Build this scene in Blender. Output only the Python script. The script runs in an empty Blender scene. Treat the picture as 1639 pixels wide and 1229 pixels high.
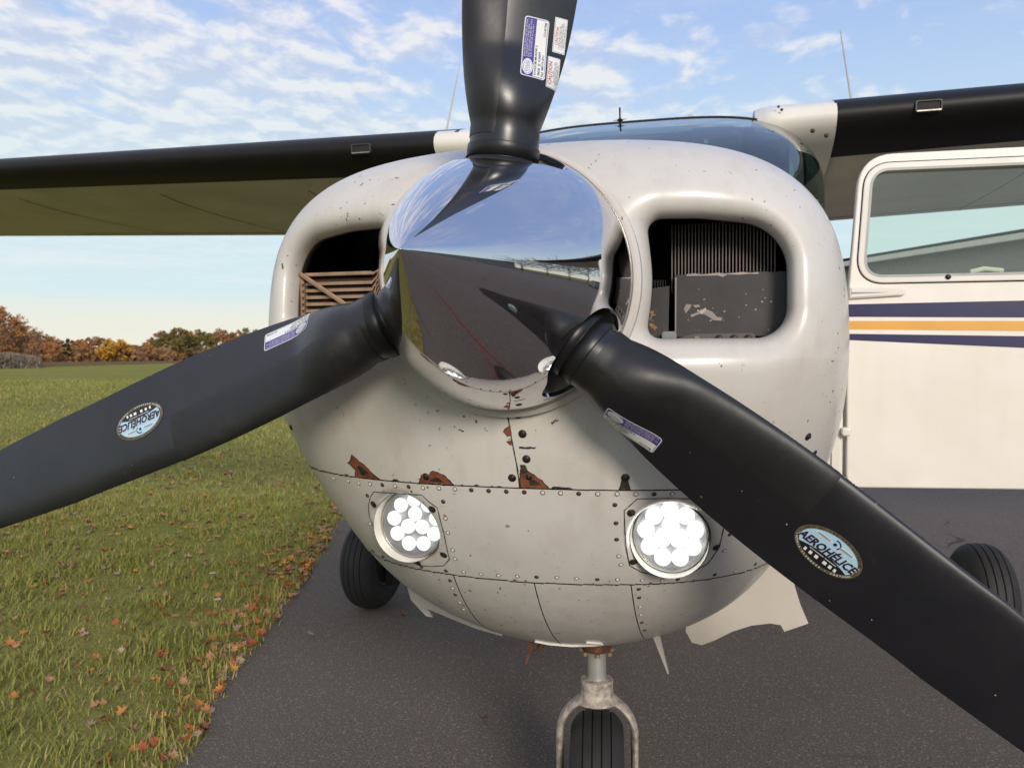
import bpy, bmesh, math, random
import numpy as np
from mathutils import Vector, Matrix
from mathutils.geometry import tessellate_polygon
random.seed(7); rng = np.random.default_rng(7)
scene = bpy.context.scene
col = scene.collection
R = math.radians

# ------------------------------------------------------------------ camera
cd = bpy.data.cameras.new('camera'); cam = bpy.data.objects.new('camera', cd); col.objects.link(cam)
YAW, PITCH, ROLL = 0.25095, 0.03724, -0.00628
F_ = Vector((-math.sin(YAW)*math.cos(PITCH), math.cos(YAW)*math.cos(PITCH), -math.sin(PITCH)))
R_ = Vector((math.cos(YAW), math.sin(YAW), 0)); U_ = R_.cross(F_)
R2 = R_*math.cos(ROLL)+U_*math.sin(ROLL); U2 = R2.cross(F_)
M = Matrix((R2, U2, -F_)).transposed().to_4x4(); M.translation = (0.3044, -1.1314, 1.2075)
cam.matrix_world = M
cd.sensor_width = 36; cd.lens = 36*1311.34/1639; cd.clip_start = .02; cd.clip_end = 6000
cd.dof.use_dof = True; cd.dof.focus_distance = 1.25; cd.dof.aperture_fstop = 13
scene.camera = cam

# ------------------------------------------------------------------ node helpers
def nmat(name):
    m = bpy.data.materials.new(name); m.use_nodes = True
    nt = m.node_tree; return m, nt, nt.nodes['Principled BSDF']
def N(nt, typ, **kw):
    n = nt.nodes.new(typ)
    for k, v in kw.items():
        if k in n.inputs.keys() if isinstance(k, str) else False: n.inputs[k].default_value = v
        else: setattr(n, k, v)
    return n
def noise(nt, vec, scale, detail=4, rough=.55, dist=0):
    n = nt.nodes.new('ShaderNodeTexNoise'); n.inputs['Scale'].default_value = scale
    n.inputs['Detail'].default_value = detail; n.inputs['Roughness'].default_value = rough
    n.inputs['Distortion'].default_value = dist
    if vec is not None: nt.links.new(vec, n.inputs['Vector'])
    return n.outputs['Fac']
def ramp(nt, fac, stops, interp='LINEAR'):
    n = nt.nodes.new('ShaderNodeValToRGB'); n.color_ramp.interpolation = interp
    e = n.color_ramp.elements
    while len(e) < len(stops): e.new(.5)
    for i, (p, c) in enumerate(stops):
        e[i].position = p; e[i].color = (c, c, c, 1) if isinstance(c, (int, float)) else (*c, 1)
    nt.links.new(fac, n.inputs['Fac']); return n.outputs['Color']
def mix(nt, fac, a, b, blend='MIX'):
    n = nt.nodes.new('ShaderNodeMix'); n.data_type = 'RGBA'; n.blend_type = blend
    for sock, v in ((n.inputs['Factor'], fac), (n.inputs[6], a), (n.inputs[7], b)):
        if isinstance(v, (int, float)): sock.default_value = v if sock.type == 'VALUE' else (v, v, v, 1)
        elif isinstance(v, tuple): sock.default_value = (*v, 1)
        else: nt.links.new(v, sock)
    return n.outputs[2]
def math_(nt, op, a, b=0.0, c=0.0, clamp=False):
    n = nt.nodes.new('ShaderNodeMath'); n.operation = op; n.use_clamp = clamp
    for i, v in enumerate((a, b, c)):
        if isinstance(v, (int, float)): n.inputs[i].default_value = v
        else: nt.links.new(v, n.inputs[i])
    return n.outputs[0]
def texco(nt, which='Object'):
    return nt.nodes.new('ShaderNodeTexCoord').outputs[which]
def mapping(nt, vec, scale=(1, 1, 1), loc=(0, 0, 0), rot=(0, 0, 0)):
    n = nt.nodes.new('ShaderNodeMapping'); nt.links.new(vec, n.inputs[0])
    n.inputs['Scale'].default_value = scale; n.inputs['Location'].default_value = loc; n.inputs['Rotation'].default_value = rot
    return n.outputs[0]
def bump(nt, h, strength, dist, bsdf, prev=None):
    n = nt.nodes.new('ShaderNodeBump'); n.inputs['Strength'].default_value = strength; n.inputs['Distance'].default_value = dist
    nt.links.new(h, n.inputs['Height'])
    if prev is not None: nt.links.new(prev, n.inputs['Normal'])
    if bsdf is not None: nt.links.new(n.outputs[0], bsdf.inputs['Normal'])
    return n.outputs[0]

# ------------------------------------------------------------------ world, sun, exposure
SUN_EL, SUN_AZ = R(21), R(153)      # azimuth: clockwise from +Y; the sun is behind the camera, low
w = bpy.data.worlds.new('World'); scene.world = w; w.use_nodes = True
nt = w.node_tree; bg = nt.nodes['Background']
sky = nt.nodes.new('ShaderNodeTexSky'); sky.sky_type = 'NISHITA'; sky.sun_disc = False
sky.sun_elevation = SUN_EL; sky.sun_rotation = SUN_AZ; sky.air_density = 1.0; sky.dust_density = .6; sky.ozone_density = 1.6
gen = texco(nt, 'Generated')
sep = nt.nodes.new('ShaderNodeSeparateXYZ'); nt.links.new(gen, sep.inputs[0])
zc = math_(nt, 'ADD', math_(nt, 'MAXIMUM', sep.outputs[2], 0.0), .10)
comb = nt.nodes.new('ShaderNodeCombineXYZ')
nt.links.new(math_(nt, 'DIVIDE', sep.outputs[0], zc), comb.inputs[0]); nt.links.new(math_(nt, 'DIVIDE', sep.outputs[1], zc), comb.inputs[1])
cv = comb.outputs[0]
# altocumulus: small puffs grouped in broad sheets, faint wisps elsewhere, thin bars low down
cva = mapping(nt, cv, (1.0, .80, 1), (0, 0, 0), (0, 0, R(12)))
puff = noise(nt, cva, 7.5, 5, .56, .35)
puff2 = noise(nt, mapping(nt, cva, (1, 1, 1), (.035, -.05, .0)), 7.5, 5, .56, .35)
mid_ = noise(nt, mapping(nt, cv, (1, 1.3, 1), (1.7, .4, 0)), 1.9, 5, .6, .4)
sheet = noise(nt, mapping(nt, cv, (.30, .42, 1), (3.1, 1.15, 0)), 1.0, 3, .5, .3)
azm = math_(nt, 'ADD', math_(nt, 'MULTIPLY_ADD', sep.outputs[0], -.62, -.05), math_(nt, 'MULTIPLY', sep.outputs[1], -.05))
cover = math_(nt, 'ADD', math_(nt, 'MULTIPLY', math_(nt, 'SUBTRACT', math_(nt, 'ADD', sheet, azm), .5), 1.6), math_(nt, 'MULTIPLY', math_(nt, 'SUBTRACT', mid_, .5), 1.5))
dens = math_(nt, 'ADD', math_(nt, 'MULTIPLY', math_(nt, 'SUBTRACT', puff, .5), 1.55), cover)
cl = ramp(nt, math_(nt, 'ADD', dens, .47), [(.28, 0), (.78, 1)], 'EASE')
wisp = ramp(nt, noise(nt, mapping(nt, cv, (.55, 1.5, 1), (5, 2, 0), (0, 0, R(-25))), 1.3, 8, .62, .5), [(.42, 0), (.85, .55)])
cl = math_(nt, 'MAXIMUM', cl, wisp)
low = ramp(nt, sep.outputs[2], [(.06, .12), (.17, 1)])
cl = math_(nt, 'MULTIPLY', math_(nt, 'MULTIPLY', cl, low), .86)
rel = math_(nt, 'MULTIPLY_ADD', math_(nt, 'SUBTRACT', puff, puff2), 3.2, .5)
cloudc = ramp(nt, rel, [(.18, (.37, .40, .54)), (.5, (.48, .495, .59)), (.82, (.63, .605, .61))])
skys = mix(nt, .70, mix(nt, 1.0, sky.outputs[0], (.12, .12, .12), 'MULTIPLY'), (.265, .36, .61))
# clouds take their brightness from the same sky, so they keep its daylight level
bright = mix(nt, low, (.80, .82, .80), (.80, .80, .83))
skyc = mix(nt, cl, skys, cloudc)
hz = ramp(nt, sep.outputs[2], [(0.0, .95), (.13, .80), (.40, .0)])
skyc2 = mix(nt, hz, skyc, (.46, .57, .575))
bars = math_(nt, 'MULTIPLY', ramp(nt, noise(nt, mapping(nt, gen, (2.2, 2.2, 34)), 1.3, 5, .6, .3), [(.46, 0), (.66, .55)]), ramp(nt, sep.outputs[2], [(.02, .4), (.09, 1), (.26, 0)]))
skyc2 = mix(nt, bars, skyc2, (.56, .60, .62))
cream = ramp(nt, sep.outputs[2], [(0.0, .95), (.04, .75), (.075, 0)])
skyc3 = mix(nt, cream, skyc2, (.60, .575, .48))
skyc4 = mix(nt, 1.0, skyc3, (8.333, 8.333, 8.333), 'MULTIPLY')
nt.links.new(skyc4, bg.inputs['Color']); bg.inputs['Strength'].default_value = 0.12

sl = bpy.data.lights.new('sun', 'SUN'); sl.energy = 2.0; sl.angle = R(15); sl.color = (1.0, .90, .78)
sun = bpy.data.objects.new('sun', sl); col.objects.link(sun)
sd = Vector((math.sin(SUN_AZ)*math.cos(SUN_EL), math.cos(SUN_AZ)*math.cos(SUN_EL), math.sin(SUN_EL)))
sun.rotation_euler = sd.to_track_quat('Z', 'Y').to_euler(); sun.location = sd*30
scene.view_settings.view_transform = 'Standard'; scene.view_settings.look = 'None'
scene.view_settings.exposure = 0.58; scene.view_settings.gamma = 1.0; scene.view_settings.use_curve_mapping = False

# ------------------------------------------------------------------ object helpers
def tag(o, label=None, cat=None, group=None, kind=None):
    if label: o['label'] = label
    if cat: o['category'] = cat
    if group: o['group'] = group
    if kind: o['kind'] = kind
    return o
def empty(name, loc=(0, 0, 0), parent=None):
    o = bpy.data.objects.new(name, None); o.empty_display_size = .2; o.location = loc; col.objects.link(o); o.parent = parent; return o
def link(name, me, parent=None, loc=None):
    o = bpy.data.objects.new(name, me); col.objects.link(o); o.parent = parent
    if loc is not None: o.location = loc
    return o
def pmesh(name, V, Fc, mats, fm=None, smooth=True):
    me = bpy.data.meshes.new(name)
    me.from_pydata([tuple(map(float, v)) for v in V], [], [tuple(int(i) for i in f) for f in Fc])
    for m in (mats if isinstance(mats, (list, tuple)) else [mats]): me.materials.append(m)
    if fm is not None: me.polygons.foreach_set('material_index', np.asarray(fm, np.int32))
    me.polygons.foreach_set('use_smooth', np.full(len(me.polygons), smooth)); me.update()
    return me
def fastmesh(name, V, Q, mats, smooth=True, normals=None, fm=None):
    """V (n,3), Q (m,k) faces of one size"""
    V = np.asarray(V, np.float32); Q = np.asarray(Q, np.int32); k = Q.shape[1]
    me = bpy.data.meshes.new(name)
    me.vertices.add(len(V)); me.vertices.foreach_set('co', V.ravel())
    me.loops.add(Q.size); me.loops.foreach_set('vertex_index', Q.ravel())
    me.polygons.add(len(Q)); me.polygons.foreach_set('loop_start', np.arange(0, Q.size, k, dtype=np.int32))
    me.polygons.foreach_set('loop_total', np.full(len(Q), k, np.int32))
    for m in (mats if isinstance(mats, (list, tuple)) else [mats]): me.materials.append(m)
    if fm is not None: me.polygons.foreach_set('material_index', np.asarray(fm, np.int32))
    me.update(calc_edges=True); me.polygons.foreach_set('use_smooth', np.full(len(Q), smooth))
    if normals is not None: me.normals_split_custom_set_from_vertices(np.asarray(normals, np.float32))
    return me
class MB:
    def __init__(s): s.V = []; s.F = []; s.M = []
    def add(s, V, F, m=0):
        o = len(s.V); s.V += [tuple(map(float, v)) for v in V]; s.F += [tuple(int(i)+o for i in f) for f in F]; s.M += [m]*len(F); return s
    def box(s, lo, hi, m=0):
        x0, y0, z0 = lo; x1, y1, z1 = hi
        V = [(x, y, z) for x in (x0, x1) for y in (y0, y1) for z in (z0, z1)]
        return s.add(V, [(0, 1, 3, 2), (4, 6, 7, 5), (0, 4, 5, 1), (2, 3, 7, 6), (0, 2, 6, 4), (1, 5, 7, 3)], m)
    def tube(s, pts, rad, n=12, m=0, cap=True):
        pts = [Vector(p) for p in pts]; rad = rad if isinstance(rad, (list, tuple)) else [rad]*len(pts)
        V = []; F = []
        up = None
        for i, p in enumerate(pts):
            t = (pts[min(i+1, len(pts)-1)]-pts[max(i-1, 0)]).normalized()
            if up is None: up = t.orthogonal().normalized()
            a = (up-t*up.dot(t)).normalized(); b = t.cross(a); up = a
            for k in range(n):
                c = math.cos(2*math.pi*k/n); d = math.sin(2*math.pi*k/n); V.append(p+(a*c+b*d)*rad[i])
        for i in range(len(pts)-1):
            for k in range(n):
                F.append((i*n+k, i*n+(k+1) % n, (i+1)*n+(k+1) % n, (i+1)*n+k))
        if cap: F.append(tuple(range(n))[::-1]); F.append(tuple((len(pts)-1)*n+k for k in range(n)))
        return s.add(V, F, m)
    def lathe(s, prof, o=(0, 0, 0), ax='Z', n=32, m=0, close=False, cap=True):
        """prof: (r, h) pairs turned round an axis"""
        V = []; F = []
        for r, h in prof:
            for k in range(n):
                a = 2*math.pi*k/n; c, d = r*math.cos(a), r*math.sin(a)
                p = {'Z': (c, d, h), 'X': (h, c, d), 'Y': (d, h, c)}[ax]
                V.append((p[0]+o[0], p[1]+o[1], p[2]+o[2]))
        q = len(prof)
        for i in range(q if close else q-1):
            for k in range(n):
                F.append((i*n+k, i*n+(k+1) % n, ((i+1) % q)*n+(k+1) % n, ((i+1) % q)*n+k))
        if not close and cap:
            if prof[0][0] > 1e-6: F.append(tuple(range(n))[::-1])
            if prof[-1][0] > 1e-6: F.append(tuple((q-1)*n+k for k in range(n)))
        return s.add(V, F, m)
    def build(s, name, mats, parent=None, smooth=True, loc=None, bevel=0, sharp=True):
        me = pmesh(name, s.V, s.F, mats, s.M, smooth)
        bm = bmesh.new(); bm.from_mesh(me)
        if bevel:
            bmesh.ops.bevel(bm, geom=[e for e in bm.edges if len(e.link_faces) == 2 and e.calc_face_angle(0) > .6], offset=bevel, segments=2, affect='EDGES', clamp_overlap=True)
        bmesh.ops.recalc_face_normals(bm, faces=bm.faces[:])
        if smooth and sharp:
            for e in bm.edges:
                if len(e.link_faces) == 2 and e.calc_face_angle(0) > .7: e.smooth = False
        bm.to_mesh(me); bm.free()
        return link(name, me, parent, loc)
def plate(name, outlines, y0, y1, mat, parent, bevel=.0, to=None):
    """flat plate in the XZ plane with holes, from y0 to y1"""
    cu = bpy.data.curves.new('tmp', 'CURVE'); cu.dimensions = '2D'; cu.fill_mode = 'BOTH'
    cu.extrude = abs(y1-y0)/2-bevel; cu.bevel_depth = bevel; cu.bevel_resolution = 2; cu.offset = -bevel
    for ol in outlines:
        sp = cu.splines.new('POLY'); sp.points.add(len(ol)-1); sp.use_cyclic_u = True
        for p, q in zip(sp.points, ol): p.co = (q[0], q[1], 0, 1)
    ob = bpy.data.objects.new('tmp', cu); col.objects.link(ob)
    dg = bpy.context.evaluated_depsgraph_get(); me = bpy.data.meshes.new_from_object(ob.evaluated_get(dg))
    bpy.data.objects.remove(ob); bpy.data.curves.remove(cu)
    ym = (y0+y1)/2
    for v in me.vertices:
        x, z, d = v.co; v.co = (x, ym-d, z)
        if to: v.co = to(Vector(v.co))
    me.materials.clear(); me.materials.append(mat); me.name = name
    me.polygons.foreach_set('use_smooth', np.full(len(me.polygons), False)); me.update()
    return link(name, me, parent)
def rrect(x0, z0, x1, z1, r, n=8, skew=0):
    o = []
    for cx, cz, a0 in ((x1-r, z1-r, 0), (x0+r, z1-r, 90), (x0+r, z0+r, 180), (x1-r, z0+r, 270)):
        for i in range(n+1):
            a = R(a0+90*i/n); o.append((cx+r*math.cos(a), cz+r*math.sin(a)))
    return [(x+skew*(z-z0)*(1 if x < (x0+x1)/2 else 0), z) for x, z in o]
def rpoly(pts, rads, n=8):
    o = []; m = len(pts)
    for i in range(m):
        p = Vector(pts[i]); a = (Vector(pts[i-1])-p).normalized(); b = (Vector(pts[(i+1) % m])-p).normalized()
        r = rads[i]; p0 = p+a*r; p1 = p+b*r
        for k in range(n+1):
            t = k/n; o.append(tuple(p0*(1-t)**2+p*2*t*(1-t)+p1*t*t))
    return o
_tc = {}
def textmesh(s, size, align='CENTER', bold=.018):
    key = (s, align, bold)
    if key not in _tc:
        cu = bpy.data.curves.new('tmp', 'FONT'); cu.body = s; cu.size = 1; cu.align_x = align; cu.align_y = 'CENTER'; cu.resolution_u = 2; cu.offset = bold
        ob = bpy.data.objects.new('tmp', cu); col.objects.link(ob)
        dg = bpy.context.evaluated_depsgraph_get(); me = bpy.data.meshes.new_from_object(ob.evaluated_get(dg))
        _tc[key] = ([(v.co.x, v.co.y) for v in me.vertices], [tuple(p.vertices) for p in me.polygons])
        bpy.data.objects.remove(ob); bpy.data.curves.remove(cu); bpy.data.meshes.remove(me)
    V, Fc = _tc[key]; return [(x*size, y*size) for x, y in V], Fc
# ------------------------------------------------------------------ materials
def paint(name, base, rough=.34, wear=True, seed=0):
    m, nt, b = nmat(name); co = texco(nt)
    vec = mapping(nt, co, (1, 1, 1), (seed, seed*.7, 0))
    big = noise(nt, vec, 2.2, 4, .6)
    c = mix(nt, ramp(nt, big, [(.3, 0), (.7, 1)]), base, tuple(v*f for v, f in zip(base, (.90, .87, .82))))
    streak = noise(nt, mapping(nt, vec, (9, 9, 1.2)), 3, 5, .6)
    c = mix(nt, ramp(nt, streak, [(.52, 0), (.8, .36 if wear else .08)]), c, (.42, .35, .28))
    c = mix(nt, ramp(nt, noise(nt, mapping(nt, vec, (1, 1, 1), (2, 5, 1)), 7, 7, .7), [(.50, 0), (.80, .42 if wear else .10)]), c, (.36, .315, .265))
    c = mix(nt, ramp(nt, noise(nt, mapping(nt, vec, (2.5, 2.5, 16), (0, 0, 0), (.3, .5, .2)), 14, 4, .75), [(.64, 0), (.72, .35 if wear else .12)]), c, (.30, .26, .22))
    if wear:
        fl = noise(nt, vec, 95, 2, .5); cl = noise(nt, vec, 5.0, 3, .6)
        mk = math_(nt, 'MULTIPLY', ramp(nt, fl, [(.695, 0), (.705, 1)]), ramp(nt, cl, [(.44, 0), (.55, 1)]))
        fl2 = noise(nt, mapping(nt, vec, (1, 1, .55), (4, 0, 2)), 42, 3, .6)
        mk2 = math_(nt, 'MULTIPLY', ramp(nt, fl2, [(.735, 0), (.745, 1)]), ramp(nt, noise(nt, vec, 3.1, 2), [(.52, 0), (.58, 1)]))
        c = mix(nt, math_(nt, 'MAXIMUM', mk, mk2), c, (.09, .065, .05))
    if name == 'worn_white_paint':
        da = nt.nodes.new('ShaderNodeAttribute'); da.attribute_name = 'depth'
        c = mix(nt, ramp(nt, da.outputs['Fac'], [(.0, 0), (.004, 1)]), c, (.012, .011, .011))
    nt.links.new(c, b.inputs['Base Color'])
    rr = ramp(nt, noise(nt, vec, 6, 5, .6), [(.3, rough-.06), (.75, rough+.14)])
    nt.links.new(rr, b.inputs['Roughness'])
    b.inputs['Coat Weight'].default_value = .25; b.inputs['Coat Roughness'].default_value = .12
    b1 = bump(nt, noise(nt, vec, 3.5, 3, .45), .30, .022, None)
    bump(nt, noise(nt, vec, 220, 2), .05, .0006, b, b1)
    return m
def simple(name, base, rough=.5, metal=0.0, bscale=0, bstr=.2, bdist=.001, var=.15, vscale=8, **kw):
    m, nt, b = nmat(name); co = texco(nt)
    c = mix(nt, ramp(nt, noise(nt, co, vscale, 5, .6), [(.3, 0), (.7, 1)]), base, tuple(v*(1-var*2) for v in base))
    nt.links.new(c, b.inputs['Base Color']); b.inputs['Roughness'].default_value = rough; b.inputs['Metallic'].default_value = metal
    if bscale: bump(nt, noise(nt, co, bscale, 4), bstr, bdist, b)
    for k, v in kw.items(): b.inputs[k.replace('_', ' ')].default_value = v
    return m
def emis(name, colr, s):
    m, nt, b = nmat(name); b.inputs['Base Color'].default_value = (.8, .8, .8, 1)
    b.inputs['Emission Color'].default_value = (*colr, 1); b.inputs['Emission Strength'].default_value = s; return m
mt = {}
mt['cowl'] = paint('worn_white_paint', (.595, .570, .533))
mt['white'] = paint('white_paint', (.74, .71, .65), .3, False, 3)
mt['door'] = paint('door_paint', (.80, .765, .695), .38, False, 5)
mt['inner'] = simple('flat_black', (.012, .011, .011), .75)  # flat near-black for engine bay, hub, lamp wells and wing inlets
mt['gap'] = simple('gap_black', (.02, .018, .016), .9)
mt['primer'] = simple('red_primer', (.25, .072, .03), .7, 0, 60, .5, .001, .3, 55)
mt['grime'] = simple('dark_bare_metal', (.075, .06, .048), .55, .4, 80, .4, .001, .35, 60)
mt['screw'] = simple('dark_screw', (.035, .030, .026), .45, .6)
mt['steel'] = simple('steel', (.62, .61, .58), .25, 1.0)
mt['blueband'] = simple('navy_stripe', (.020, .016, .075), .32, var=.08)
mt['gold'] = simple('gold_stripe', (.72, .36, .065), .36, var=.06)
mt['boot'] = simple('black_rubber_boot', (.009, .008, .008), .50, 0, 300, .15, .0005, .2, Specular_IOR_Level=.3)
mt['rubber'] = simple('tyre_rubber', (.022, .020, .019), .72, 0, 160, .3, .0008, .2, 25)
mt['underside'] = simple('wing_underside_bounce', (.64, .58, .46), .5, 0, 12, .15, .003, .12, 3)  # beige tint puts the grass bounce light into the underside colour
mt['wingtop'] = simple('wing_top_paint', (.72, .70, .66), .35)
mt['collar'] = simple('collar_black', (.012, .012, .013), .38, .2, 120, .1, .0006, .2)
mt['ring'] = simple('worn_ring_metal', (.42, .39, .34), .36, .8, 50, .3, .001, .3, 40)
mt['flap'] = simple('flap_paint', (.54, .49, .42), .5, 0, 14, .2, .004, .12, 4)
mt['dark'] = simple('cabin_dark', (.030, .030, .030), .8)
mt['seat'] = simple('seat_fabric', (.16, .14, .12), .9)
mt['tan'] = simple('oil_cooler_metal', (.40, .27, .175), .5, .25, 90, .3, .0006, .2, 40)
mt['finmetal'] = simple('cylinder_fin_metal', (.22, .18, .165), .6, .4, var=.2)
mt['rust'] = simple('rusty_steel', (.22, .10, .05), .7, .3, 70, .6, .001, .35, 60)
mt['stwhite'] = simple('decal_white', (.74, .74, .72), .3, var=.03)
mt['stpurple'] = simple('decal_purple', (.075, .055, .27), .3, var=.08)
mt['stblue'] = simple('decal_light_blue', (.38, .58, .70), .3, var=.04)
mt['stgold'] = simple('decal_bronze', (.17, .135, .085), .35, .3, var=.2, vscale=90)
mt['stnavy'] = simple('decal_navy', (.012, .012, .05), .35)
mt['stblack'] = simple('decal_black', (.012, .012, .012), .35)
mt['stred'] = simple('decal_red', (.55, .06, .035), .35)
mt['stgrey'] = simple('decal_grey', (.30, .32, .31), .35)
STM = ['stwhite', 'stpurple', 'stblue', 'stgold', 'stnavy', 'stblack', 'stred', 'stgrey']
STI = {k: i for i, k in enumerate(STM)}
# chrome with faint swirl scratches and a few pits
m, nt, b = nmat('polished_chrome'); co = texco(nt)
b.inputs['Metallic'].default_value = 1; 
c = mix(nt, ramp(nt, noise(nt, co, 30, 4), [(.68, 0), (.76, .5)]), (.64, .64, .67), (.46, .44, .42)); nt.links.new(c, b.inputs['Base Color'])
nt.links.new(ramp(nt, noise(nt, mapping(nt, co, (3, 40, 3)), 8, 6, .7), [(.35, .015), (.9, .09)]), b.inputs['Roughness'])
bb = bump(nt, noise(nt, co, 5, 2, .5), .05, .004, None)
bump(nt, noise(nt, co, 120, 2), .02, .0003, b, bb); mt['chrome'] = m
# blade paint: satin black, slightly rough with nicks at the edge
m, nt, b = nmat('propeller_black'); co = texco(nt)
c = mix(nt, ramp(nt, noise(nt, co, 9, 5, .6), [(.3, 0), (.7, 1)]), (.007, .0068, .009), (.012, .0115, .0135))
fl = ramp(nt, noise(nt, co, 150, 2), [(.765, 0), (.775, 1)])
sc2 = ramp(nt, noise(nt, mapping(nt, co, (60, 60, 6), (0, 0, 0), (.2, .6, .9)), 1.0, 6, .75), [(.66, 0), (.76, .35)])
c = mix(nt, sc2, c, (.055, .048, .042))
c = mix(nt, fl, c, (.35, .34, .32)); nt.links.new(c, b.inputs['Base Color'])
nt.links.new(ramp(nt, noise(nt, mapping(nt, co, (1, 1, 1)), 14, 6, .7), [(.3, .26), (.8, .42)]), b.inputs['Roughness'])
b.inputs['Specular IOR Level'].default_value = .6
bump(nt, noise(nt, co, 260, 3), .06, .0004, b); mt['blade'] = m
# de-ice boot: rubber with fine ribs along the blade and scuffs
m, nt, b = nmat('deice_boot_rubber'); co = texco(nt)
c = mix(nt, ramp(nt, noise(nt, mapping(nt, co, (1, 1, 1)), 26, 6, .7), [(.56, 0), (.80, .30)]), (.010, .0095, .010), (.060, .050, .042)); nt.links.new(c, b.inputs['Base Color'])
nt.links.new(ramp(nt, noise(nt, co, 16, 6, .7), [(.3, .42), (.8, .60)]), b.inputs['Roughness'])
bump(nt, noise(nt, co, 90, 4), .10, .0012, b); mt['pboot'] = m
# glass
def glass(name, colr, alpha=.0, rough=0.0):
    m, nt, b = nmat(name); out = nt.nodes['Material Output']; nt.nodes.remove(b)
    tr = nt.nodes.new('ShaderNodeBsdfTransparent'); tr.inputs[0].default_value = (*colr, 1)
    gl = nt.nodes.new('ShaderNodeBsdfGlossy'); gl.inputs['Roughness'].default_value = rough
    lw = nt.nodes.new('ShaderNodeLayerWeight'); lw.inputs[0].default_value = .5
    f2 = math_(nt, 'MULTIPLY_ADD', math_(nt, 'POWER', lw.outputs['Facing'], 4.0), .85, .045+alpha, clamp=True)
    mx = nt.nodes.new('ShaderNodeMixShader'); nt.links.new(f2, mx.inputs[0]); nt.links.new(tr.outputs[0], mx.inputs[1]); nt.links.new(gl.outputs[0], mx.inputs[2])
    nt.links.new(mx.outputs[0], out.inputs[0]); return m
mt['windshield'] = glass('windshield_glass', (.26, .42, .42), .10)
mt['window'] = glass('door_glass', (.93, .965, .90), .03)
mt['lens'] = glass('lamp_glass', (.97, .97, .97), .0)
def led(name, colr, lo, hi):
    m, nt, b = nmat(name); sp = nt.nodes.new('ShaderNodeSeparateXYZ'); nt.links.new(texco(nt), sp.inputs[0])
    r2 = math_(nt, 'SQRT', math_(nt, 'ADD', math_(nt, 'POWER', sp.outputs[0], 2.0), math_(nt, 'POWER', sp.outputs[2], 2.0)))
    s = nt.nodes.new('ShaderNodeMapRange'); nt.links.new(r2, s.inputs[0]); s.inputs[1].default_value = .004; s.inputs[2].default_value = .0122; s.inputs[3].default_value = hi; s.inputs[4].default_value = lo
    dot = math_(nt, 'GREATER_THAN', r2, .0011); ring = math_(nt, 'MULTIPLY_ADD', dot, .45, .55)
    b.inputs['Base Color'].default_value = (.5, .5, .5, 1); b.inputs['Emission Color'].default_value = (*colr, 1)
    nt.links.new(math_(nt, 'MULTIPLY', s.outputs[0], ring), b.inputs['Emission Strength']); return m
mt['led'] = led('led_white', (1.0, .995, .95), .62, 5.0); mt['led2'] = led('led_white_soft', (1.0, 1.0, .96), .48, 1.6)

# ------------------------------------------------------------------ aeroplane
plane = tag(empty('aeroplane', (0, 0, 0)), 'white high-wing aeroplane with polished chrome spinner, three black propeller blades and its landing lights lit', 'aeroplane')
HZ = 1.31; HUB = Vector((0, -.054, HZ)); ZC = 1.2
OUT = np.array([(0, 1.592), (.165, 1.584), (.27, 1.567), (.36, 1.535), (.43, 1.488), (.468, 1.432), (.488, 1.37), (.495, 1.30), (.493, 1.2), (.49, 1.12), (.476, 1.05), (.448, .97), (.412, .882), (.362, .795), (.31, .735), (.22, .672), (.12, .63), (0, .615)])
_th = np.arctan2(OUT[:, 0], OUT[:, 1]-ZC); _R = np.hypot(OUT[:, 0], OUT[:, 1]-ZC)
_A = np.cos(np.outer(_th, np.arange(11))); _w = np.linalg.solve(_A.T@_A+np.diag(np.arange(11)**4*1e-9), _A.T@_R)
TT = np.linspace(0, np.pi, 721); RT = np.cos(np.outer(TT, np.arange(11)))@_w
def bodyF(x, y, z):
    th = np.arctan2(np.abs(x), z-ZC); Rr = np.interp(th, TT, RT); c = np.cos(th)
    up = np.clip(c, 0, 1)**1.5; dn = np.clip(-c, 0, 1)**1.3
    y0 = .273+.013*up+.449*dn; n = 2.462+.24*up-.307*dn; D = y0-(.02+.01*dn)
    g = np.logaddexp(0, (y-.3)/.05)*.05
    s = (1+g*(.23+.178*up-.206*dn))*(1-.09*up+.006*(1-up-dn)+.042*dn)
    rho = np.hypot(x, z-ZC)/(Rr*s)
    return (rho**n+(np.maximum(0, y0-y)/D)**n)**(1/n)-1
def gradF(f, P, e=1e-3):
    g = np.empty_like(P)
    for i in range(3):
        d = np.zeros(3); d[i] = e
        g[:, i] = (f(*(P+d).T)-f(*(P-d).T))/(2*e)
    return g
def bodyD(x, y, z):
    f = bodyF(x, y, z); P = np.stack([x, y, z], 1); return f/np.maximum(np.linalg.norm(gradF(bodyF, P, 2e-3), axis=1), .5)
def smax(a, b, k):
    h = np.maximum(k-np.abs(a-b), 0)/k; return np.maximum(a, b)+h*h*k*.25
def comp(dB, x, y, z):
    ax = np.abs(x)
    lf = x < 0; ax = ax-.013*lf; z_in = z; z = z-.006*lf
    px, pz = ax-.297, (z+.10*np.clip(ax-.27, 0, 1)*(z > 1.31))-1.316
    r = np.where(px > 0, np.where(pz > 0, .062, .046), .022)
    qx = np.abs(px)-.100+r; qz = np.abs(pz)-.088+r
    box = np.minimum(np.maximum(qx, qz), 0)+np.hypot(np.maximum(qx, 0), np.maximum(qz, 0))-r
    z = z_in; op = smax(box, .205-np.hypot(x, z-HZ), .015)
    d = smax(dB, -np.maximum(op, y-.3), .054)
    lamp = np.minimum(np.hypot(x-.227, z-.922), np.hypot(x+.200, z-.922))-.0600
    d = smax(d, -np.maximum(lamp, y-.30), .016)
    cav = np.maximum(dB+.056, .05-y)
    return np.maximum(d, -cav)
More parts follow.
